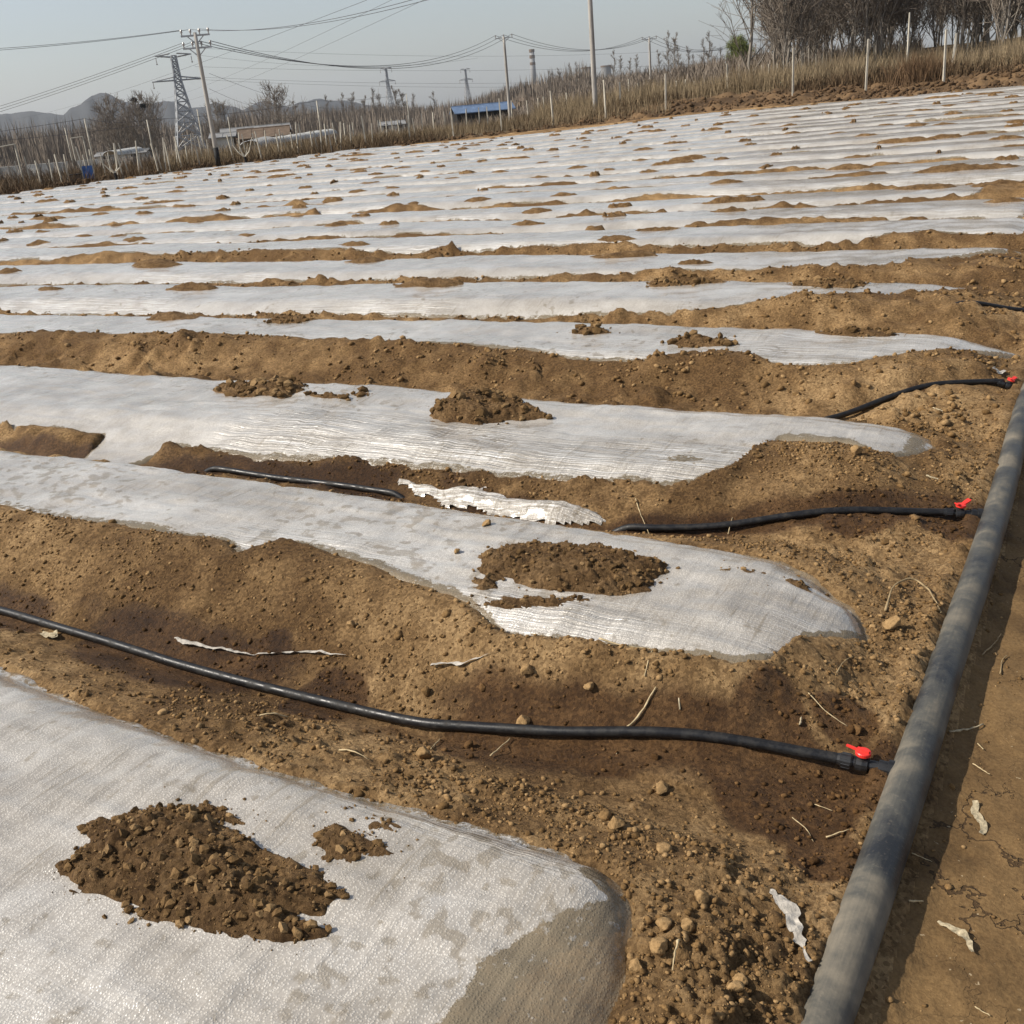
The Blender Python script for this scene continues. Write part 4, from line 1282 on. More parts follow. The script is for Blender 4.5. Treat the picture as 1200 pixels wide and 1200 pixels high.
ribbon([(1172, 588), (1185, 592)], [.012, .009], 'white chip of husk beside the pipe', M['husk'], 'dry_husk', 'husk', 0.006, 8)

# bare flap of the third strip's film down in the furrow
po = [(2.42, 1.24), (2.1, 1.25), (1.8, 1.22), (1.42, 1.20), (1.36, 1.14), (1.55, 1.09), (1.8, 1.12), (2.06, 1.14)]
uu = np.arange(1.25, 2.5, 0.012); vv = np.arange(1.0, 1.34, 0.009)
U, Vv = np.meshgrid(uu, vv, indexing='ij'); U = U.ravel(); Vv = Vv.ravel(); X, Y = uv2xy(U, Vv)
sd = poly_sd(U, Vv, po) + 0.045 * fbm(U * 7, Vv * 22, 641, 3) - 0.012
g = ground_z(X, Y)
gg_ = g.reshape(len(uu), len(vv))
for _ in range(10):
    pg = np.pad(gg_, 1, 'edge'); gg_ = (pg[:-2, 1:-1] + pg[2:, 1:-1] + pg[1:-1, :-2] + pg[1:-1, 2:] + pg[1:-1, 1:-1]) / 5
Z = np.where(sd > 0, gg_.ravel() + 0.012 + 0.005 * fbm(U * 3, Vv * 45, 643, 2) + 0.02 * sstep(0, .06, sd), gg_.ravel() + 0.012 + np.maximum(sd, -0.06) * 0.9)
F = grid_faces(len(uu), len(vv)); kp = sd > -0.015; F = F[kp[F].all(axis=1)]
idx = np.unique(F); rm = np.full(len(U), -1); rm[idx] = np.arange(len(idx))
loc = np.array([X[idx].mean(), Y[idx].mean(), Z[idx].min()])
me = mesh_np('film_flap', np.stack([X, Y, Z], -1)[idx] - loc, rm[F], uvs=np.stack([U, Vv], -1)[idx])
add_attr(me, 'clear', 0.38 * np.ones(len(idx))); add_attr(me, 'tight', 0.9 * np.ones(len(idx))); add_attr(me, 'cloud', 0.3 * np.ones(len(idx))); add_attr(me, 'blot', 0.3 * np.ones(len(idx)))
tag(link('film_flap', me, M['film'], loc=loc), 'crinkled white film flap in the furrow between the second and third strips', 'film flap')
# glimpse of film at the fourth hose

# ------------------------------------------------------------------ beyond the field
def ground_pt(px_, r_):
    p = ray(px_, 150, r_); return p[0], p[1]
def ray_xy(px_, py_, r_):
    p = ray(px_, py_, r_); return p

# fence and vineyard posts -----------------------------------------------------
def post_mesh(h, w):
    mb = MB()
    mb.tube([(0, 0, -0.25), (0, 0, h * 0.5), (0, 0, h - 0.02), (0, 0, h)], [w * 0.72, w * 0.68, w * 0.62, w * 0.5], 4)
    V = np.vstack(mb.v); F = np.vstack(mb.f)
    me = bpy.data.meshes.new('fence_post')
    me.from_pydata(V.tolist(), [], [tuple(f[:3]) if f[2] == f[3] else tuple(f) for f in F.tolist()])
    me.materials.append(M['post'])
    return me
FP = [(1110, 31, 1106, 83, 'pale concrete post at the far right, its brace leaning beside it'),
      (1118, 38, 1111, 82, 'leaning brace post beside the rightmost tall post'),
      (1122, 38, 1119, 60, 'thin post just right of the leaning brace post'),
      (1017, 44, 1015, 95, 'tall pale post before the bare wood, left of the russet weeds'),
      (1066, 16, 1064, 54, 'highest pale post, standing against the bare wood'),
      (1054, 48, 1053, 62, None), (1025, 51, 1025, 66, None), (1135, 38, 1134, 50, None),
      (930, 55, 931, 107, 'tall pale post below the left edge of the bare wood'),
      (939, 62, 939, 88, None), (957, 61, 957, 80, None), (964, 61, 964, 76, None), (901, 73, 901, 90, None), (910, 76, 910, 90, None),
      (853, 72, 853, 112, 'pale post below the green willow'), (866, 75, 866, 106, None), (892, 76, 892, 92, None),
      (779, 84, 781, 127, 'pale post right of the thick utility pole, before the poplars'), (793, 93, 794, 122, None), (803, 93, 804, 112, None), (814, 96, 815, 118, None),
      (708, 94, 712, 137, 'pale post just right of the thick utility pole'), (726, 94, 727, 132, None), (736, 93, 737, 112, None), (748, 96, 749, 116, None),
      (646, 106, 648, 147, 'pale post left of the thick utility pole'), (664, 110, 665, 142, None), (630, 116, 631, 140, None), (618, 117, 620, 142, None), (637, 113, 638, 130, None),
      (585, 117, 589, 153, 'pale post before the right end of the blue shed'), (598, 118, 600, 145, None), (570, 126, 572, 148, None), (545, 127, 548, 150, None), (560, 126, 562, 146, None),
      (528, 125, 533, 163, 'pale post before the left end of the blue shed'), (506, 131, 509, 158, None), (520, 130, 523, 155, None),
      (477, 133, 480, 171, 'pale post midway between the leaning pole and the blue shed'), (493, 135, 496, 166, None), (459, 138, 462, 160, None), (446, 142, 449, 162, None), (443, 141, 445, 158, None),
      (425, 138, 429, 176, 'tallest post of the left fence, right of the white tunnel roof'), (412, 143, 414, 165, None), (402, 144, 405, 168, None)]
pm = {}
def put_post(x, y, top_z, label, group, w=0.075, lean=(0, 0)):
    g = gz1(x, y)
    h = max(round((top_z - g) * 5) / 5, 0.6)
    key = (h, w)
    if key not in pm: pm[key] = post_mesh(h, w)
    o = link('fence_post', pm[key], loc=(x, y, g))
    o.rotation_euler = (lean[0], lean[1], random.uniform(0, 1.5))
    tag(o, label, 'post', group)
for (tx, ty, bx_, by_, lb) in FP:
    dpx = math.hypot(bx_ - tx, by_ - ty)
    r_ = 1.95 * FPX / dpx * 0.97
    p = ray(tx, ty, r_)
    er = float(edge_r(p[0], p[1]))
    r_ = min(max(r_, er + 3.5 if tx > 560 else er + 1.5), er + 26)
    p = ray(tx, ty, r_)
    put_post(p[0], p[1], p[2], lb or 'short pale post half hidden in the dry reeds', 'pale fence posts along the field edge',
             lean=(0, 0.10) if tx == 1118 else (random.uniform(-.045, .045), random.uniform(-.045, .045)))
# dense old vineyard posts on the left
vx = [(6, 1), (20, 1), (33, 0), (47, 1), (58, 0), (66, 0), (88, 0), (92, 0), (97, 0), (112, 1), (118, 1), (126, 1), (132, 0), (140, 1), (152, 0), (157, 1), (176, 0), (180, 0), (184, 0), (190, 0),
      (199, 1), (204, 0), (212, 1), (219, 1), (226, 0), (231, 1), (239, 1), (246, 0), (268, 0), (276, 1), (283, 1), (296, 1), (301, 0), (309, 1), (323, 0), (327, 0), (333, 1), (339, 1), (345, 0), (350, 1), (363, 0),
      (369, 0), (373, 0), (380, 1), (385, 0), (392, 1), (396, 0), (409, 1), (434, 1), (452, 1), (468, 1), (486, 1)]
for (a, far) in vx:
    p = ray(a, 150, 50); er = float(edge_r(p[0], p[1]))
    r_ = er + (random.uniform(1.5, 5) if not far else random.uniform(6, 18))
    p = ray(a, 150, r_)
    g = gz1(p[0], p[1])
    put_post(p[0], p[1], g + random.uniform(1.1, 1.65), 'short whitish post in the old vineyard behind the left field edge', 'old vineyard posts', 0.055,
             lean=(random.uniform(-.1, .1), random.uniform(-.14, .14)))

# utility poles ------------------------------------------------------------------
def utility_pole(px_, py_, r_, top_px, label, arms, rb=0.13, rt=0.085, band=False, over=None):
    p = ray(px_, py_, r_); g = gz1(p[0], p[1])
    top = over if over else ray(top_px[0], top_px[1], r_)[2]
    root = empty('utility_pole', (p[0], p[1], g))
    h = top - g
    mb = MB(); zz = np.linspace(-0.3, h, 9)
    mb.tube([(0, 0, z) for z in zz], np.linspace(rb, rt, 9), 12)
    mb.build('pole', M['concrete'], root, smooth=True)
    if band:
        mb = MB(); mb.tube([(0, 0, 0.12), (0, 0, 0.95)], [rb + 0.006, rb + 0.003], 12); mb.build('painted_band', M['black_band'], root, smooth=True)
    tips = []
    for (dz, half, ang, nins) in arms:
        mb = MB()
        d = np.array([math.cos(ang), math.sin(ang), 0])
        rot3 = np.array([[d[0], -d[1], 0], [d[1], d[0], 0], [0, 0, 1]])
        mb.box((0, 0, h - dz), (2 * half, 0.07, 0.07), rot3)
        mb.bar(d * half * 0.6 + np.array([0, 0, h - dz]), np.array([0, 0, h - dz - 0.35]), 0.02)
        mb.bar(-d * half * 0.6 + np.array([0, 0, h - dz]), np.array([0, 0, h - dz - 0.35]), 0.02)
        arm = mb.build('crossarm', M['steel'], root)
        for q_ in np.linspace(-1, 1, nins):
            c = d * half * 0.93 * q_ + np.array([0, 0, h - dz + 0.03])
            mb = MB(); mb.tube([c, c + [0, 0, .10], c + [0, 0, .11], c + [0, 0, .17], c + [0, 0, .18], c + [0, 0, .24]], [.025, .025, .06, .045, .06, .03], 8)
            mb.build('insulator', M['porcelain'], arm)
            tips.append(np.array([p[0], p[1], g]) + c + [0, 0, 0.22])
    tag(root, label, 'utility pole', 'concrete utility poles')
    return tips
P1 = utility_pole(243, 120, 51.5, (228, 38), 'concrete utility pole with double crossarms and a black painted foot, at the left field edge', [(0.12, 0.62, 0.1, 4), (0.62, 0.62, 0.1, 4)], band=True, rb=0.115, rt=0.075)
P2 = utility_pole(594, 90, 96, (590, 43), 'utility pole rising behind the blue roofed shed', [(0.1, 0.75, -0.1, 3)], rb=0.15, rt=0.10)
P3 = utility_pole(762, 80, 122, (757, 45), 'far utility pole before the bare poplars', [(0.1, 0.8, -0.1, 3)], rb=0.15, rt=0.10)
P4 = utility_pole(872, 80, 150, (870, 47), 'small far utility pole in front of the green willow', [(0.1, 0.85, -0.1, 3)], rb=0.15, rt=0.10)
PM = utility_pole(695, 70, 60, None, 'thick bare concrete pole at the field edge, top cut by the frame', [(0.15, 0.8, 0.2, 3)], rb=0.145, rt=0.105, over=10.6)

def plain_pole(tx, ty, r_, label, w=0.05, h=None, name='thin_pole'):
    p = ray(tx, ty, r_); g = gz1(p[0], p[1]); hh = p[2] - g
    mb = MB(); mb.tube([(0, 0, -0.3), (0, 0, hh * 0.6), (0, 0, hh)], [w, w * 0.9, w * 0.75], 6)
    tag(mb.build(name, M['post'], smooth=True, loc=(p[0], p[1], g)), label, 'pole', 'thin pale poles')
    return p
L1 = plain_pole(99, 139, 92, 'tall thin pale pole above the blue board at left', 0.07)
L2 = plain_pole(76, 150, 96, 'thin pale pole left of the tall one', 0.06)
L3 = plain_pole(172, 140, 100, 'thin pale pole left of the lattice pylon', 0.07)
L4 = plain_pole(371, 118, 90, 'thin pale pole above the white tunnel roof', 0.07)
L5 = plain_pole(231, 128, 120, 'thin pale pole just right of the lattice pylon', 0.08)
L6 = plain_pole(267, 137, 110, 'small pale pole by the grey roofed farm building', 0.06)
L7 = plain_pole(476, 110, 190, 'distant thin pole left of the blue shed', 0.09)
def gate_frame(a, b, r_, label):
    p = ray(*a, r_); q_ = ray(*b, r_); g = gz1(p[0], p[1])
    root = empty('pipe_frame', (p[0], p[1], g)); B0 = np.array([p[0], p[1], g])
    for e in (p, q_):
        mb = MB(); mb.tube([np.array([e[0], e[1], gz1(e[0], e[1]) - 0.2]) - B0, np.array(e) - B0], 0.05, 6); mb.build('post', M['post'], root)
    mb = MB(); mb.tube([np.array(p) - B0, np.array(q_) - B0], 0.045, 6); mb.build('crossbar', M['post'], root)
    tag(root, label, 'frame')
gate_frame((-20, 176), (17, 169), 68, 'pale goal-like frame cut by the left picture edge')
gate_frame((83, 162), (97, 160), 90, 'small pale frame beside the tall thin pole at left')

# wires ---------------------------------------------------------------------------
def wire(a, b, sag, label, group, r_=0.009, n=26):
    a = np.asarray(a, float); b = np.asarray(b, float)
    t_ = np.linspace(0, 1, n)[:, None]
    Q = a + (b - a) * t_; Q[:, 2] -= sag * 4 * (t_ * (1 - t_))[:, 0]
    mb = MB(); mb.tube(Q - a, r_, 4, cap=False)
    tag(mb.build('overhead_wire', M['wire'], smooth=True, loc=tuple(a)), label, 'wire', group)
for j, q_ in enumerate((4, 5, 6, 7)):          # low set leaving to the left, downhill
    if j == 3: continue
    e = ray(-160, 168 + 4 * j, 72)
    wire(P1[q_], e, 0.25, 'lower of the two wire bundles leaving the leaning pole to the left', 'wires from the leaning pole, falling left')
for j in range(2):
    e = ray(-300, 62 + 5 * j, 58)
    wire(P1[j], e, 0.35, 'level wire running left from the top of the leaning pole', 'wires from the leaning pole, level left')
for j in range(2):
    e = ray(640 + 14 * j, -52 + 3 * j, 27)
    wire(P1[1 + j], e, 0.55, 'wire rising from the leaning pole towards the top of the picture', 'wires from the leaning pole, rising right', 0.008)
for j in range(3):
    wire(P1[(5, 6, 7)[j]], P2[j], 1.6 + 0.12 * j, 'sagging wire from the leaning pole to the pole behind the blue shed', 'wires between the leaning pole and the next', 0.014)
    wire(P2[j], P3[j], 1.3, 'sagging wire between the shed pole and the poplar pole', 'wires between the far poles', 0.016)
    wire(P3[j], P4[j], 1.5, 'sagging wire from the poplar pole to the willow pole', 'wires to the willow pole', 0.018)
    wire(P4[j], ray(1015 + 6 * j, 18, 140), 1.0, 'wire from the willow pole into the bare wood', 'wires into the wood', 0.016)
ww = [((-200, 172), (99, 139), 92), ((99, 139), (172, 140), 95), ((172, 140), (371, 118), 94), ((371, 118), (476, 110), 130), ((-200, 178), (172, 146), 94)]
for (a, b, r_) in ww:
    wire(ray(*a, r_), ray(*b, r_), 0.25, 'low thin telephone wire between the pale poles at left', 'telephone wires', 0.014)
tl = [((228, 56), (900, 52)), ((228, 78), (1000, 62)), ((228, 90), (900, 82)), ((230, 93), (900, 88)), ((228, 64), (560, 68))]
for (a, b) in tl:
    wire(ray(*a, 330), ray(*b, 420), 3.0, 'faint high-voltage line crossing the sky behind the poles', 'high-voltage lines', 0.026)
for (a, b, r0_, r1_) in [((430, 0), (10, 140), 60, 300), ((520, -30), (180, 118), 60, 330), ((560, -30), (200, 122), 60, 330), ((245, 86), (420, 122), 52, 160), ((245, 104), (330, 118), 52, 200)]:
    wire(ray(*a, r0_), ray(*b, r1_), 1.0, 'thin line slanting down across the sky behind the leaning pole', 'slanting lines', 0.008 if r0_ < 55 else 0.010)

# lattice pylon ---------------------------------------------------------------------
def pylon(px_, top_py, r_, base_w, label, bw, group=None, drop=None):
    p = ray(px_, top_py, r_); g = gz1(p[0], p[1]); H = p[2] - g
    root = empty('lattice_pylon', (p[0], p[1], g)); root.rotation_euler = (0, 0, 0.35)
    lev = np.array([0, .16, .30, .42, .52, .60, .67, .73, .79, .84, .89, .94, 1.0]) * H
    wd = np.interp(lev / H, [0, .42, .74, 1], [base_w, base_w * .50, base_w * .22, base_w * .16])
    cs = [np.array([[sx * w_ / 2, sy * w_ / 2, z] for sx, sy in ((-1, -1), (1, -1), (1, 1), (-1, 1))]) for w_, z in zip(wd, lev)]
    for c_ in range(4):
        mb = MB(); mb.tube([cs[i][c_] for i in range(len(lev))], bw * 1.25, 4); mb.build('leg', M['steel'], root)
    mb = MB()
    for i in range(len(lev) - 1):
        for c_ in range(4):
            d_ = (c_ + 1) % 4
            mb.bar(cs[i][c_], cs[i + 1][d_], bw * 0.7); mb.bar(cs[i][d_], cs[i + 1][c_], bw * 0.7)
            mb.bar(cs[i + 1][c_], cs[i + 1][d_], bw * 0.7)
            if i < 2:
                m_ = (cs[i + 1][c_] + cs[i + 1][d_]) / 2
                mb.bar(cs[i][c_], m_, bw * 0.6); mb.bar(cs[i][d_], m_, bw * 0.6)
    mb.build('bracing', M['steel'], root)
    for (f, half, droop) in ((0.985, base_w * 0.62, 0.0), (0.745, base_w * 0.88, 0.0)):
        mb = MB(); z = f * H; w_ = base_w * 0.12
        for s_ in (-1, 1):
            tip = np.array([s_ * half, 0, z + (0.02 * H if f > .9 else 0)])
            for y_ in (-w_, w_):
                mb.bar((s_ * w_, y_, z), tip, bw); mb.bar((s_ * w_, y_, z + 0.035 * H), tip, bw * 0.8)
            for q_ in (0.35, 0.65):
                mb.bar((s_ * half * q_, -w_ * (1 - q_), z), (s_ * half * q_, 0, z + 0.035 * H * (1 - q_)), bw * 0.6)
        arm = mb.build('crossarm', M['steel'], root)
        for s_ in (-1, 1):
            mb = MB(); b0 = np.array([s_ * half * 0.97, 0, z])
            mb.tube([b0, b0 - [0, 0, 0.055 * H], b0 - [0, 0, 0.06 * H], b0 - [0, 0, 0.07 * H]], [bw * .6, bw * .6, bw * 1.6, bw * 1.2], 6)
            mb.build('insulator_string', M['porcelain'], arm)
    tag(root, label, 'pylon', group)
pylon(203, 65, 330, 8.0, 'grey lattice power pylon left of the leaning pole', 0.17)
pylon(452, 80, 1050, 9, 'small distant pylon above the left tree line', 0.30)
pylon(545, 81, 1250, 9, 'faint distant pylon left of the chimney', 0.32)

# chimney and towers ---------------------------------------------------------------
p = ray(623, 58, 1500); g = gz1(p[0], p[1]); Hc = p[2] - g
root = empty('factory_chimney', (p[0], p[1], g))
mb = MB(); mb.tube([(0, 0, -2), (0, 0, Hc * .5), (0, 0, Hc)], [4.6, 3.7, 3.0], 20); mb.build('shaft', M['towergrey'], root, smooth=True)
for f in (0.72, 0.86, 0.98):
    mb = MB(); mb.tube([(0, 0, Hc * f - 2), (0, 0, Hc * f + 1.5)], [3.75, 3.7], 20); mb.build('band', M['brownroof'], root)
tag(root, 'tall far chimney with dark bands behind the shed pole', 'chimney')
for (a, t_, lb) in ((687, 79, 'left one of the two squat far cooling towers'), (710, 77, 'right one of the two squat far cooling towers, beside the thick pole')):
    p = ray(a, t_, 1400); g = gz1(p[0], p[1]); Hc = p[2] - g
    root = empty('cooling_tower', (p[0], p[1], g))
    zz = np.linspace(0, 1, 9)
    mb = MB(); mb.tube([(0, 0, z * Hc) for z in zz], 6.3 + 2.6 * (zz - 0.75) ** 2 * 2.2, 24, cap=False); mb.build('shell', M['towergrey'], root, smooth=True)
    mb = MB(); mb.tube([(0, 0, Hc - 1.5), (0, 0, Hc + 0.3)], [6.75, 6.75], 24, cap=False); mb.build('rim', M['brownroof'], root)
    tag(root, lb, 'cooling tower', 'far cooling towers')

# farm buildings ---------------------------------------------------------------------
def gable(px_, py_eave, r_, L_, W_, wall_h, roof_h, rz, wmat, rmat, label, wins=(), door=None, cat='building', name='farm_building', base=None):
    p = ray(px_, py_eave, r_); g = p[2] - wall_h if base is None else base
    root = empty(name, (p[0], p[1], g), rz)
    gg = gz1(p[0], p[1])
    mb = MB(); dp = max(g - gg + 0.5, 0.3)
    mb.box((0, 0, (wall_h - dp) / 2), (L_, W_, wall_h + dp)); 
    for s_ in (-1, 1):
        mb.add([[s_ * L_ / 2, -W_ / 2, wall_h + .001], [s_ * L_ / 2, W_ / 2, wall_h + .001], [s_ * L_ / 2, 0, wall_h + roof_h * .97]], [[0, 1, 2, 2]])
    mb.build('wall', wmat, root)
    mb = MB(); o_ = 0.35; th_ = 0.10
    for s_ in (-1, 1):
        a = np.array([[-L_ / 2 - o_, s_ * (W_ / 2 + o_), wall_h - 0.12], [L_ / 2 + o_, s_ * (W_ / 2 + o_), wall_h - 0.12], [L_ / 2 + o_, 0, wall_h + roof_h], [-L_ / 2 - o_, 0, wall_h + roof_h]])
        mb.add(np.vstack([a, a + [0, 0, th_]]), [[0, 1, 2, 3], [7, 6, 5, 4], [0, 4, 5, 1], [1, 5, 6, 2], [2, 6, 7, 3], [3, 7, 4, 0]])
    nr = int(L_ / 1.1)
    rf = mb.build('roof', rmat, root)
    mb = MB(); mb.tube([(-L_ / 2 - o_, 0, wall_h + roof_h + th_), (L_ / 2 + o_, 0, wall_h + roof_h + th_)], 0.09, 6); mb.build('ridge_cap', rmat, rf)
    for i in range(1, nr):
        x_ = -L_ / 2 + L_ * i / nr
        mb = MB()
        for s_ in (-1, 1):
            mb.bar((x_, s_ * (W_ / 2 + o_), wall_h - 0.12 + th_ + .01), (x_, 0, wall_h + roof_h + th_ + .01), 0.03)
        mb.build('roof_seam', rmat, rf)
    for (x_, w_, z0, h_) in wins:
        mb = MB(); mb.box((x_, -W_ / 2 - 0.02, z0 + h_ / 2), (w_, 0.06, h_)); wn_ = mb.build('window', M['dark'], root)
        mb = MB(); mb.box((x_, -W_ / 2 - 0.06, z0 - 0.05), (w_ + .2, 0.12, 0.08)); mb.build('sill', M['whitewall'], wn_)
    if door:
        mb = MB(); mb.box((door[0], -W_ / 2 - 0.025, door[2] / 2), (door[1], 0.07, door[2])); mb.build('door', M['dark'], root)
    tag(root, label, cat)
gable(565, 130, 150, 7.6, 4.6, 2.6, 0.75, 0.16, M['dark'], M['blue'], 'open shed with a bright blue sheet roof among the dry scrub', name='blue_roofed_shed', cat='shed')
gable(300, 155, 175, 10, 6, 2.4, 0.8, 0.2, M['greyroof'], M['greyroof'], 'long grey roofed farm building right of the leaning pole', wins=[(-3, 1.2, 1.1, 1), (0, 1.2, 1.1, 1), (3, 1.2, 1.1, 1)])
gable(290, 162, 128, 2.4, 3.0, 1.7, 0.9, 1.2, M['tanwall'], M['brownroof'], 'small tan gabled house before the grey roofed building', wins=[(0.4, .5, .8, .6)], door=(-0.5, .7, 1.5), cat='house', name='small_house')
gable(310, 160, 122, 5.0, 3.4, 1.2, 0.8, 0.1, M['brownroof'], M['brownroof'], 'low brown thatched barn roof right of the tan house', cat='barn', name='low_barn')
gable(262, 160, 122, 2.2, 2, 1.0, 0.25, 0.1, M['whitewall'], M['greyroof'], 'tiny white hut beside the tan house', cat='hut', name='white_hut')
gable(460, 146, 240, 5, 4, 1.8, 0.6, 0.1, M['whitewall'], M['greyroof'], 'far pale house behind the fence, left of the blue shed', wins=[(-1.5, 1, 1, 1), (1.5, 1, 1, 1)], cat='house', name='far_house')
gable(615, 118, 260, 3, 4, 3.4, 0.6, 0.1, M['tanwall'], M['brownroof'], 'small far tan tower house behind the blue shed', cat='house', name='far_house')
gable(145, 180, 170, 7, 4, .9, .3, 0.05, M['whitewall'], M['greyroof'], 'low white building under the left bare trees', wins=[(-2, 1, .4, .5), (2, 1, .4, .5)])
# white plastic tunnels
def tunnel(a, b, r0_, r1_, rad, label):
    p = ray(*a, r0_); q_ = ray(*b, r1_)
    P = np.array([p, q_]); d = (P[1] - P[0]); L_ = np.linalg.norm(d[:2]); d = d / np.linalg.norm(d); nrm = np.array([-d[1], d[0], 0]); nrm /= np.linalg.norm(nrm)
    root = empty('plastic_tunnel', tuple(P[0] - [0, 0, rad + 0.8]))
    B0 = np.array(root.location)
    th_ = np.linspace(0, math.pi, 13); n = 24
    V = []
    for i in range(n):
        c = P[0] + (P[1] - P[0]) * i / (n - 1)
        for t_ in th_: V.append(c + nrm * math.cos(t_) * rad * 1.6 + np.array([0, 0, math.sin(t_) * rad - rad]) - B0)
    link('cover', mesh_np('cover', np.array(V), grid_faces(n, 13)), M['whitewall'], root)
    for i in range(0, n, 3):
        c = P[0] + (P[1] - P[0]) * i / (n - 1)
        mb = MB(); mb.tube([c + nrm * math.cos(t_) * rad * 1.62 + np.array([0, 0, math.sin(t_) * rad * 1.02 - rad]) - B0 for t_ in th_], 0.03, 4, cap=False); mb.build('hoop', M['steel'], root)
    tag(root, label, 'greenhouse', 'white plastic tunnels')
tunnel((306, 163), (386, 151), 96, 116, 0.5, 'long white plastic tunnel behind the fence right of the leaning pole')
tunnel((292, 165), (312, 160), 80, 84, 0.5, 'short bluish white tunnel end in front of the long one')
tunnel((128, 177), (160, 172), 150, 160, 0.6, 'short white tunnel below the left bare trees')
# low white wall at the far left, in separate blocks
for i in range(11):
    a = -8 + i * 11.5
    if i in (3, 8): continue
    p = ray(a, 196.5 - 0.083 * a, 100); g = gz1(p[0], p[1])
    mb = MB(); hh = max(p[2] - g, 0.3)
    mb.box((0, 0, hh / 2 - 0.1), (0.86, 0.24, hh + 0.2)); mb.box((0, 0, hh + 0.02), (0.92, 0.3, 0.05))
    o = mb.build('wall_block', M['whitewall'], loc=(p[0], p[1], g)); tag(o, 'white block of the low broken wall behind the left vineyard', 'wall', 'low broken white wall')
# blue board by the field edge
p = ray(103, 201, 51.0); g = gz1(p[0], p[1])
root = empty('blue_board', (p[0], p[1], g), 0.25)
mb = MB(); mb.box((0, 0, 0.42), (0.42, 0.05, 0.72)); mb.build('panel', M['blue2'], root)
for s_ in (-1, 1):
    mb = MB(); mb.box((s_ * 0.24, 0.02, 0.42), (0.05, 0.06, 1.1)); mb.build('upright', M['post'], root)
tag(root, 'upright blue board among leaning white posts at the left field edge', 'board')
p = ray(88, 209, 50.5); g = gz1(p[0], p[1])
root = empty('dark_crate', (p[0], p[1], g), 0.2)
mb = MB(); mb.box((0, 0, .24), (.55, .4, .48)); mb.build('body', M['brownroof'], root)
mb = MB(); mb.box((0, 0, .50), (.6, .45, .035)); mb.build('lid', M['dark'], root)
tag(root, 'dark brown crate left of the blue board', 'crate')

# hills ---------------------------------------------------------------------------------
def hill(sil, D, depth, name, seed):
    sil = np.array(sil, float)
    xs = np.arange(sil[0, 0], sil[-1, 0] + 1, 2.5)
    ys = np.interp(xs, sil[:, 0], sil[:, 1]) + 2.4 * fbm(xs / 16.0, 0 * xs, seed, 5, 0.6)
    top = np.array([ray(a, b, D) for a, b in zip(xs, ys)])
    prof = [(-1.0, 0.0), (-.8, .16), (-.6, .38), (-.4, .60), (-.2, .84), (0, 1.0), (.3, .7), (.7, .25), (1.0, 0.0)]
    V = []
    for (f, hgt) in prof:
        dirv = top[:, :2] / np.linalg.norm(top[:, :2], axis=1)[:, None]
        pos = top[:, :2] + dirv * (f * depth)
        z = -8 + (top[:, 2] + 8) * hgt * (1 + 0.22 * fbm(xs / 14.0, 0 * xs + f * 3, seed + 9, 4) * (hgt < 0.99))
        V.append(np.stack([pos[:, 0], pos[:, 1], z], -1))
    V = np.array(V)
    tag(link(name, mesh_np(name, V.reshape(-1, 3), grid_faces(len(prof), len(xs))), M['hill']), kind='structure')
hill([(-420, 190), (-200, 160), (-60, 136), (0, 134), (25, 131), (42, 130), (60, 132), (76, 135), (110, 142), (200, 152)], 3300, 700, 'hills', 5)
hill([(60, 160), (74, 134), (82, 126), (95, 122), (104, 114), (117, 108), (126, 109), (140, 116), (158, 121), (175, 123), (192, 117), (206, 118), (222, 127), (240, 126), (252, 119), (266, 124), (285, 128), (300, 120), (312, 118), (330, 124), (352, 130)], 2700, 520, 'hills', 15)
hill([(280, 140), (330, 128), (352, 121), (376, 116), (400, 119), (440, 124), (520, 128), (600, 126), (720, 118), (860, 112)], 3000, 600, 'hills', 25)

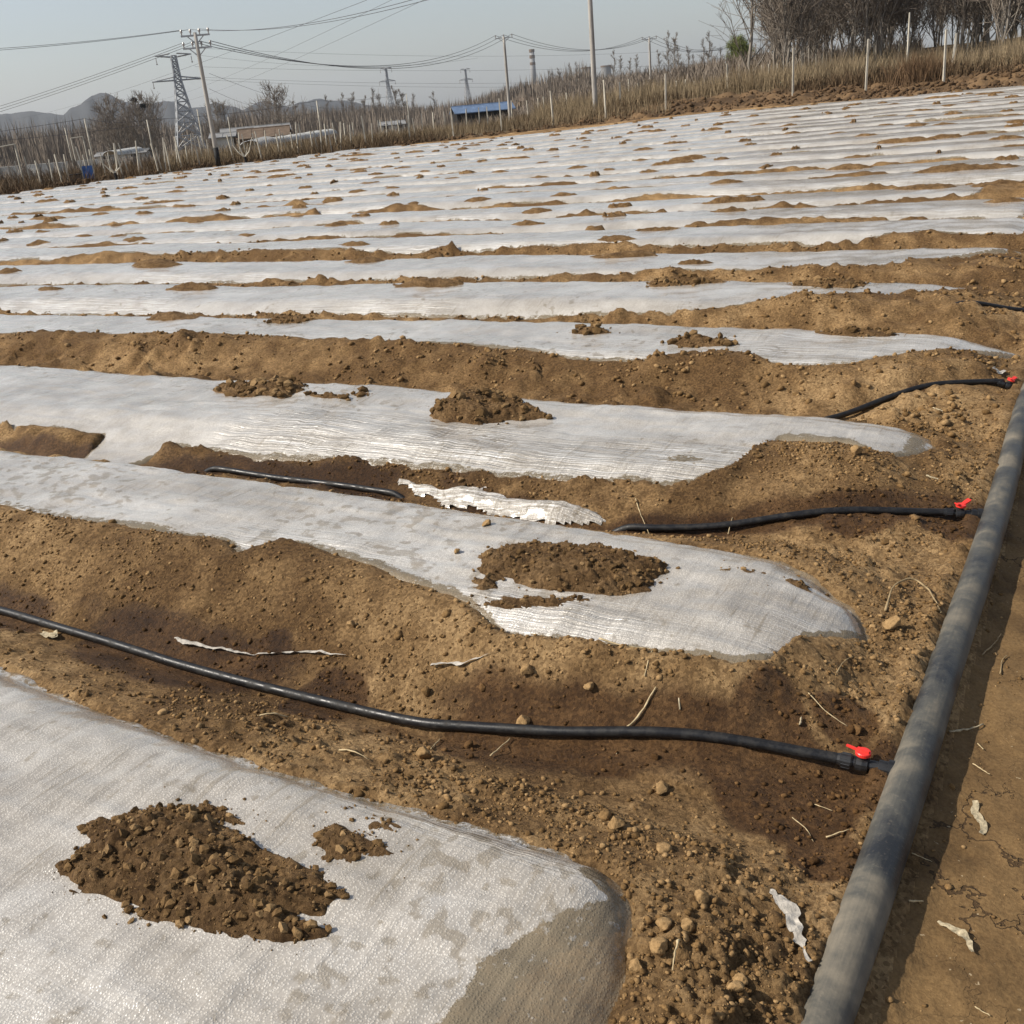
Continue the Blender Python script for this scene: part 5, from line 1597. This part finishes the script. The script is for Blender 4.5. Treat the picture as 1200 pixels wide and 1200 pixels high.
# trees ----------------------------------------------------------------------------------
def bare_tree(seed, h, spread, nb, twn, up=0.75, r0=0.11, leaf=None, tw=1.0):
    rn = np.random.default_rng(seed)
    tr = MB(); cr = MB()
    n = 9
    tz = np.linspace(0, 1, n)
    wob = np.cumsum(rn.normal(size=(n, 2)) * 0.035 * h / n * 3, axis=0)
    T = np.stack([wob[:, 0], wob[:, 1], tz * h], -1); T[0, :2] = 0; T[0, 2] = -0.3
    tr.tube(T, r0 * (1 - tz) ** 0.8 + 0.012, 6)
    for b in range(nb):
        f = rn.uniform(0.06, 0.96)
        p0 = np.array([np.interp(f, tz, T[:, j]) for j in range(3)])
        a = rn.uniform(0, 2 * math.pi); L_ = spread * h * (1.05 - f * 0.75) * rn.uniform(0.6, 1.15)
        d = np.array([math.cos(a) * (1 - up * .8), math.sin(a) * (1 - up * .8), up]); d /= np.linalg.norm(d)
        pts = [p0]; dd = d.copy()
        for _ in range(4):
            dd = dd + rn.normal(size=3) * 0.12 + np.array([0, 0, 0.06]); dd /= np.linalg.norm(dd); pts.append(pts[-1] + dd * L_ / 4)
        pts = np.array(pts)
        rb = r0 * 0.42 * (1 - f * .7)
        tr.tube(pts, np.linspace(max(rb, .014 * tw), 0.012 * tw, 5), 4, cap=False)
        for w_ in range(twn):
            g_ = rn.uniform(0.2, 1.0)
            q0 = np.array([np.interp(g_ * 4, np.arange(5), pts[:, j]) for j in range(3)])
            e = dd * 0.55 + rn.normal(size=3) * 0.45 + np.array([0, 0, 0.35 if leaf is None else -0.55]); e /= np.linalg.norm(e)
            l2 = L_ * rn.uniform(0.22, 0.5)
            m_ = q0 + e * l2 * 0.5 + rn.normal(size=3) * 0.04 * l2
            q2 = q0 + e * l2 + np.array([0, 0, 0.08 * l2])
            cr.tube([q0, m_, q2], np.array([0.013, 0.011, 0.007]) * tw, 3, cap=False)
            for _ in range(2):
                s0 = q0 + (q2 - q0) * rn.uniform(.3, .9); e2 = e + rn.normal(size=3) * 0.5; e2 /= np.linalg.norm(e2)
                cr.tube([s0, s0 + e2 * l2 * 0.5], np.array([0.009, 0.006]) * tw, 3, cap=False)
    return tr, cr
def npmesh(mb, name, mat):
    V = np.vstack(mb.v); F = np.vstack(mb.f)
    t3 = F[:, 2] == F[:, 3]
    T = np.vstack([F[:, :3], F[~t3][:, [0, 2, 3]]])
    me = mesh_np(name, V, T); me.materials.append(mat); return me
def kinds(specs):
    out = []
    for sp in specs:
        a, b = bare_tree(*sp[:5], **sp[5]); out.append((npmesh(a, 'trunk', M['bark']), npmesh(b, 'crown', M['twig'])))
    return out
WOOD = kinds([(s, 10.5, 0.34, 28, 13, dict(up=0.84, r0=0.042, tw=1.6)) for s in (1, 2, 3, 4)] + [(9, 9.0, 0.50, 24, 13, dict(up=0.66, r0=0.085))])
POP = kinds([(s, 10.5, 0.26, 26, 12, dict(up=0.80, r0=0.10, tw=1.5)) for s in (11, 12, 13)])
ROUND = kinds([(s, 9.5, 0.58, 26, 13, dict(up=0.6, r0=0.16, tw=2.0)) for s in (21, 22)])
def put_tree(x, y, kind, scale, label, group, name='bare_tree', widen=1.0):
    g = gz1(x, y)
    root = empty(name, (x, y, g), random.uniform(0, 6.28)); root.scale = (scale * widen, scale * widen, scale)
    link('trunk', kind[0], parent=root); link('crown', kind[1], parent=root)
    tag(root, label, 'tree', group)
# the wood at upper right
nw = 0
for i in range(900):
    a = random.uniform(880, 1330); r_ = random.uniform(64, 125)
    if a < 905 and r_ > 70: continue
    if nw >= 205: break
    p = ray(a, 60, r_)
    put_tree(p[0], p[1], random.choice(WOOD), random.uniform(0.85, 1.2), 'bare slender tree in the wood at upper right', 'bare trees of the wood'); nw += 1
p = ray(928, 60, 66); put_tree(p[0], p[1], WOOD[4], 0.9, 'leftmost tree of the wood, its branches leaning out over the willow', 'bare trees of the wood')
# slender poplars in the middle distance
for (a, ty) in [(645, 88), (655, 92), (667, 84), (676, 90), (690, 86), (718, 84), (728, 78), (738, 80), (747, 82), (772, 58), (782, 40), (790, 38), (798, 46), (806, 60), (815, 62), (822, 48), (828, 40), (836, 52), (845, 62), (855, 66), (884, 52), (893, 58)]:
    r_ = random.uniform(190, 235); p = ray(a, ty, r_); g = gz1(p[0], p[1])
    put_tree(p[0], p[1], random.choice(POP), max((p[2] - g) / 10.5, 0.5), 'slender bare poplar in the hazy row behind the dry reeds', 'hazy bare poplars', 'bare_poplar', 1.25)
for (a, ty, lb, w_) in [(320, 102, 'round bare tree rising above the grey farm roof', 1.3), (130, 118, None, 1.2), (143, 124, None, 1.0), (156, 116, None, 1.1), (168, 114, None, 1.0), (177, 122, None, .8), (120, 128, None, 1.0), (250, 122, None, 1.0), (262, 124, None, .9)]:
    r_ = random.uniform(165, 185); p = ray(a, ty, r_); g = gz1(p[0], p[1])
    put_tree(p[0], p[1], ROUND[random.randrange(2)], (p[2] - g) / 9.8, lb or 'bare spreading tree in the group before the mountain at left', 'bare trees at left', widen=w_)
for (a, ty) in [(400, 112), (412, 108), (425, 112), (438, 106), (446, 103), (462, 100), (470, 104), (485, 112), (505, 110), (384, 114), (360, 116), (345, 118)]:
    r_ = random.uniform(300, 360); p = ray(a, ty, r_); g = gz1(p[0], p[1])
    put_tree(p[0], p[1], POP[random.randrange(3)], (p[2] - g) / 10.5, 'small far bare tree on the skyline between the farm and the blue shed', 'far skyline trees', 'bare_poplar', 1.5)
# crows' nests
for i, (a, b, r_) in enumerate([(157, 117, 172), (168, 124, 170)]):
    p = ray(a, b, r_); mb = MB(); rn = np.random.default_rng(70 + i)
    for _ in range(60):
        c = rn.normal(size=3) * [0.22, 0.22, 0.12]; d = rn.normal(size=3); d /= np.linalg.norm(d)
        mb.bar(c - d * 0.3, c + d * 0.3, 0.03)
    tag(mb.build('bird_nest', M['dark'], loc=tuple(p)), ('upper' if i == 0 else 'lower') + ' dark twig nest in the left bare trees', 'nest', 'bird nests')
# willow with young leaves
a, b = bare_tree(33, 5.2, 0.60, 30, 16, up=0.62, r0=0.14, leaf=True)
p = ray(866, 50, 135); g = gz1(p[0], p[1]); sc = (p[2] - g) / 4.6
root = empty('willow_tree', (p[0], p[1], g)); root.scale = (sc * 1.1, sc * 1.1, sc)
link('trunk', npmesh(a, 'trunk', M['bark']), parent=root)
link('crown', npmesh(b, 'crown', M['willow']), parent=root)
rn = np.random.default_rng(5); N = 16000
tips = np.vstack([v[-3:] for v in b.v]); q_ = tips[rn.integers(0, len(tips), N)] + rn.normal(size=(N, 3)) * [0.14, 0.14, 0.28]
d = rn.normal(size=(N, 3)); d[:, 2] -= 1.2; d /= np.linalg.norm(d, axis=1)[:, None]; e = np.cross(d, rn.normal(size=(N, 3))); e /= np.linalg.norm(e, axis=1)[:, None]
V = np.stack([q_ - e * 0.04, q_ + d * 0.22, q_ + e * 0.04], 1).reshape(-1, 3)
link('leaves', mesh_np('leaves', V, np.arange(len(V)).reshape(-1, 3), smooth=False), M['willow'], root)
tag(root, 'light green willow coming into leaf behind the dry reeds', 'tree')
# pruned vine stumps by the field edge
for (a, lb) in ((281, 'forked pale vine stump right of the leaning pole'), (123, 'forked pale vine stump right of the blue board')):
    p = ray(a, 150, 50); er = float(edge_r(p[0], p[1])); p = ray(a, 150, er + 0.8); g = gz1(p[0], p[1]); rn = np.random.default_rng(a)
    root = empty('vine_stump', (p[0], p[1], g))
    mb = MB(); mb.tube([(0, 0, -.2), (0.02, 0, .25), (0, 0, .4)], [.07, .06, .06], 6); mb.build('trunk', M['dark'], root)
    for s_ in (-1, -.4, .5, 1):
        mb = MB(); mb.tube([(0, 0, .38), (s_ * .25, rn.uniform(-.1, .1), .6), (s_ * .5, rn.uniform(-.1, .1), 1.0 + rn.uniform(-.1, .25))], [.04, .032, .015], 5); mb.build('branch', M['post'], root)
    tag(root, lb, 'vine')

# reeds, weeds and scrub ------------------------------------------------------------------
def strands(name, label, x, y, h, w, lean, mat, cat, seed=0):
    rn = np.random.default_rng(seed); n = len(x)
    z = ground_z(x, y) - 0.05
    a = rn.uniform(0, 2 * math.pi, n); ax = np.stack([np.cos(a), np.sin(a), 0 * a], -1)
    b = rn.uniform(0, 2 * math.pi, n); lv = np.stack([np.cos(b), np.sin(b), 0 * b], -1) * (lean * h * rn.uniform(0.2, 1.2, n))[:, None]
    B0 = np.stack([x, y, z], -1)
    m_ = B0 + lv * 0.35 + np.stack([0 * h, 0 * h, h * 0.55], -1)
    t_ = B0 + lv + np.stack([0 * h, 0 * h, h], -1)
    W = ax * (w / 2)[:, None]
    V = np.stack([B0 - W, B0 + W, m_ + W * .8, m_ - W * .8, t_], 1).reshape(-1, 3)
    k = (np.arange(n) * 5)[:, None]
    F = np.vstack([k + [0, 1, 2], k + [0, 2, 3], k + [3, 2, 4]])
    tag(link(name, mesh_np(name, V, F, smooth=False), mat), label, cat, kind='stuff')
def band(n, p0, p1, o0, o1, seed, clump=6.0, thr=0.0):
    rn = np.random.default_rng(seed)
    a = np.radians(rn.uniform(p0, p1, n)); er = np.interp(a, EDGE_AZ, EDGE_R)
    r_ = er + o0 + (o1 - o0) * rn.random(n) ** 1.4
    x = r_ * np.sin(a); y = r_ * np.cos(a)
    c = fbm(x / clump, y / clump, seed, 3)
    m_ = c > thr - 0.25 + 0.5 * (rn.random(n) - 0.5)
    return x[m_], y[m_], c[m_], rn
x, y, c, rn = band(56000, 3, 42, 5.8, 26, 801, 4.0, 0.08)
h = (0.78 + 0.95 * c + 0.26 * rn.normal(size=len(x))).clip(0.25, 1.7)
strands('dry_reeds', 'tall tan dry reeds along the right field edge', x, y, h, rn.uniform(.010, .026, len(x)), 0.42, M['reed'], 'reeds', 1)
x, y, c, rn = band(30000, 2, 42, 4.6, 18, 803)
h = (0.46 + 0.35 * c + 0.15 * rn.normal(size=len(x))).clip(0.12, 1.0)
strands('brown_weeds', 'dark brown weeds at the foot of the dry reeds', x, y, h, rn.uniform(.02, .05, len(x)), 0.55, M['weed'], 'weeds', 2)
x, y, c, rn = band(42000, -40, 5, 1.0, 34, 805)
h = (0.40 + 0.35 * c + 0.18 * rn.normal(size=len(x))).clip(0.1, 1.0)
strands('vineyard_weeds', 'brown weeds and canes filling the old vineyard at left', x, y, h, rn.uniform(.014, .035, len(x)), 0.7, M['weed'], 'weeds', 3)
x, y, c, rn = band(16000, -16, 10, 2.0, 26, 807)
h = (0.62 + 0.4 * c + 0.2 * rn.normal(size=len(x))).clip(0.3, 1.5)
strands('pale_grass', 'pale dry grass between the fence posts in the middle', x, y, h, rn.uniform(.010, .024, len(x)), 0.5, M['reed'], 'grass', 4)
# russet weed clump below the highest post
p = ray(1080, 60, 49); rn = np.random.default_rng(9); n = 900
strands('russet_weeds', 'russet brown weed clump below the highest pale post', p[0] + rn.normal(size=n) * 0.55, p[1] + rn.normal(size=n) * 0.5, rn.uniform(.5, 1.25, n), rn.uniform(.012, .03, n), 0.5, M['rust_weed'], 'weeds', 5)
# scrub rolling away to the skyline
rn = np.random.default_rng(31); n = 130000
a = np.radians(rn.uniform(-42, 22, n)); r_ = 82 * (900 / 82.0) ** (rn.random(n) ** 0.85)
x = r_ * np.sin(a); y = r_ * np.cos(a); c = fbm(x / 28.0, y / 28.0, 33, 3)
m_ = (c > -0.12 + 0.2 * rn.normal(size=n)) & ~((r_ < 345) & (r_ > 110) & (np.abs(np.degrees(a) + 14.6) < 2.0)); x, y, c, r_ = x[m_], y[m_], c[m_], r_[m_]
h = (1.1 + 3.2 * np.clip(c + 0.15, 0, 1) + 0.5 * rn.normal(size=len(x))).clip(0.5, 5.0) * np.clip(r_ / 220.0, 0.45, 1.5)
strands('far_scrub', 'brown leafless scrub and orchards stretching to the skyline', x, y, h, rn.uniform(.0004, .0010, len(x)) * r_, 0.5, M['twig'], 'scrub', 6)

# turned clods of the ploughed margin
rn = np.random.default_rng(61); n = 9000
a = np.radians(rn.uniform(-34, 40, n)); er = np.interp(a, EDGE_AZ, EDGE_R)
wdt = np.interp(np.degrees(a), [-34, -5, 8, 40], [1.3, 1.5, 4.2, 4.8])
r_ = er + 0.9 + wdt * rn.random(n)
x = r_ * np.sin(a); y = r_ * np.cos(a)
m_ = rn.random(n) < 0.35 + 1.2 * np.clip(fbm(x / 1.6, y / 1.6, 63, 2) + 0.2, 0, 1); x, y = x[m_], y[m_]
CV, CF = crumbs(np.stack([x, y, ground_z(x, y)], -1), 0.04 * 4.5 ** (rn.random(len(x)) ** 1.7), SH1)
tag(link('ploughed_clods', mesh_np('ploughed_clods', CV, CF, smooth=False), M['turned']), 'dark turned clods in the ploughed margin beyond the film', 'soil', kind='stuff')

rn = np.random.default_rng(91); n = 70000
a = np.radians(rn.uniform(-44, 6, n)); r_ = rn.uniform(230, 640, n)
x = r_ * np.sin(a); y = r_ * np.cos(a); c = fbm(x / 40.0, y / 40.0, 93, 3)
m_ = (c > -0.22 + 0.2 * rn.normal(size=n)) & ~((r_ < 352) & (np.abs(np.degrees(a) + 14.6) < 2.2)); x, y, c, r_ = x[m_], y[m_], c[m_], r_[m_]
h = (6.2 + 5.0 * c + 1.3 * rn.normal(size=len(x))).clip(2.0, 10.5) * np.interp(np.degrees(np.arctan2(x, y)), [-44, -12, -4, 2, 6], [1.15, 1.05, 0.85, 0.8, .6])
strands('far_wood', 'brown bare wood forming the hazy skyline at left and centre', x, y, h, rn.uniform(.0004, .0011, len(x)) * r_, 0.16, M['twig'], 'wood', 7)

# haze -------------------------------------------------------------------------------------
mb = MB(); mb.box((0, 0, 145), (18600, 18600, 310))
t = NT('haze_air')
pv = t.t.nodes.new('ShaderNodeVolumePrincipled')
pv.inputs['Color'].default_value = (0.80, 0.84, 0.90, 1); pv.inputs['Density'].default_value = 0.00012
pv.inputs['Anisotropy'].default_value = 0.25
t.l(pv.outputs[0], t.out.inputs['Volume'])
t.m.cycles.homogeneous_volume = True if hasattr(t.m.cycles, 'homogeneous_volume') else False
hz = mb.build('haze', t.m)
tag(hz, kind='stuff')
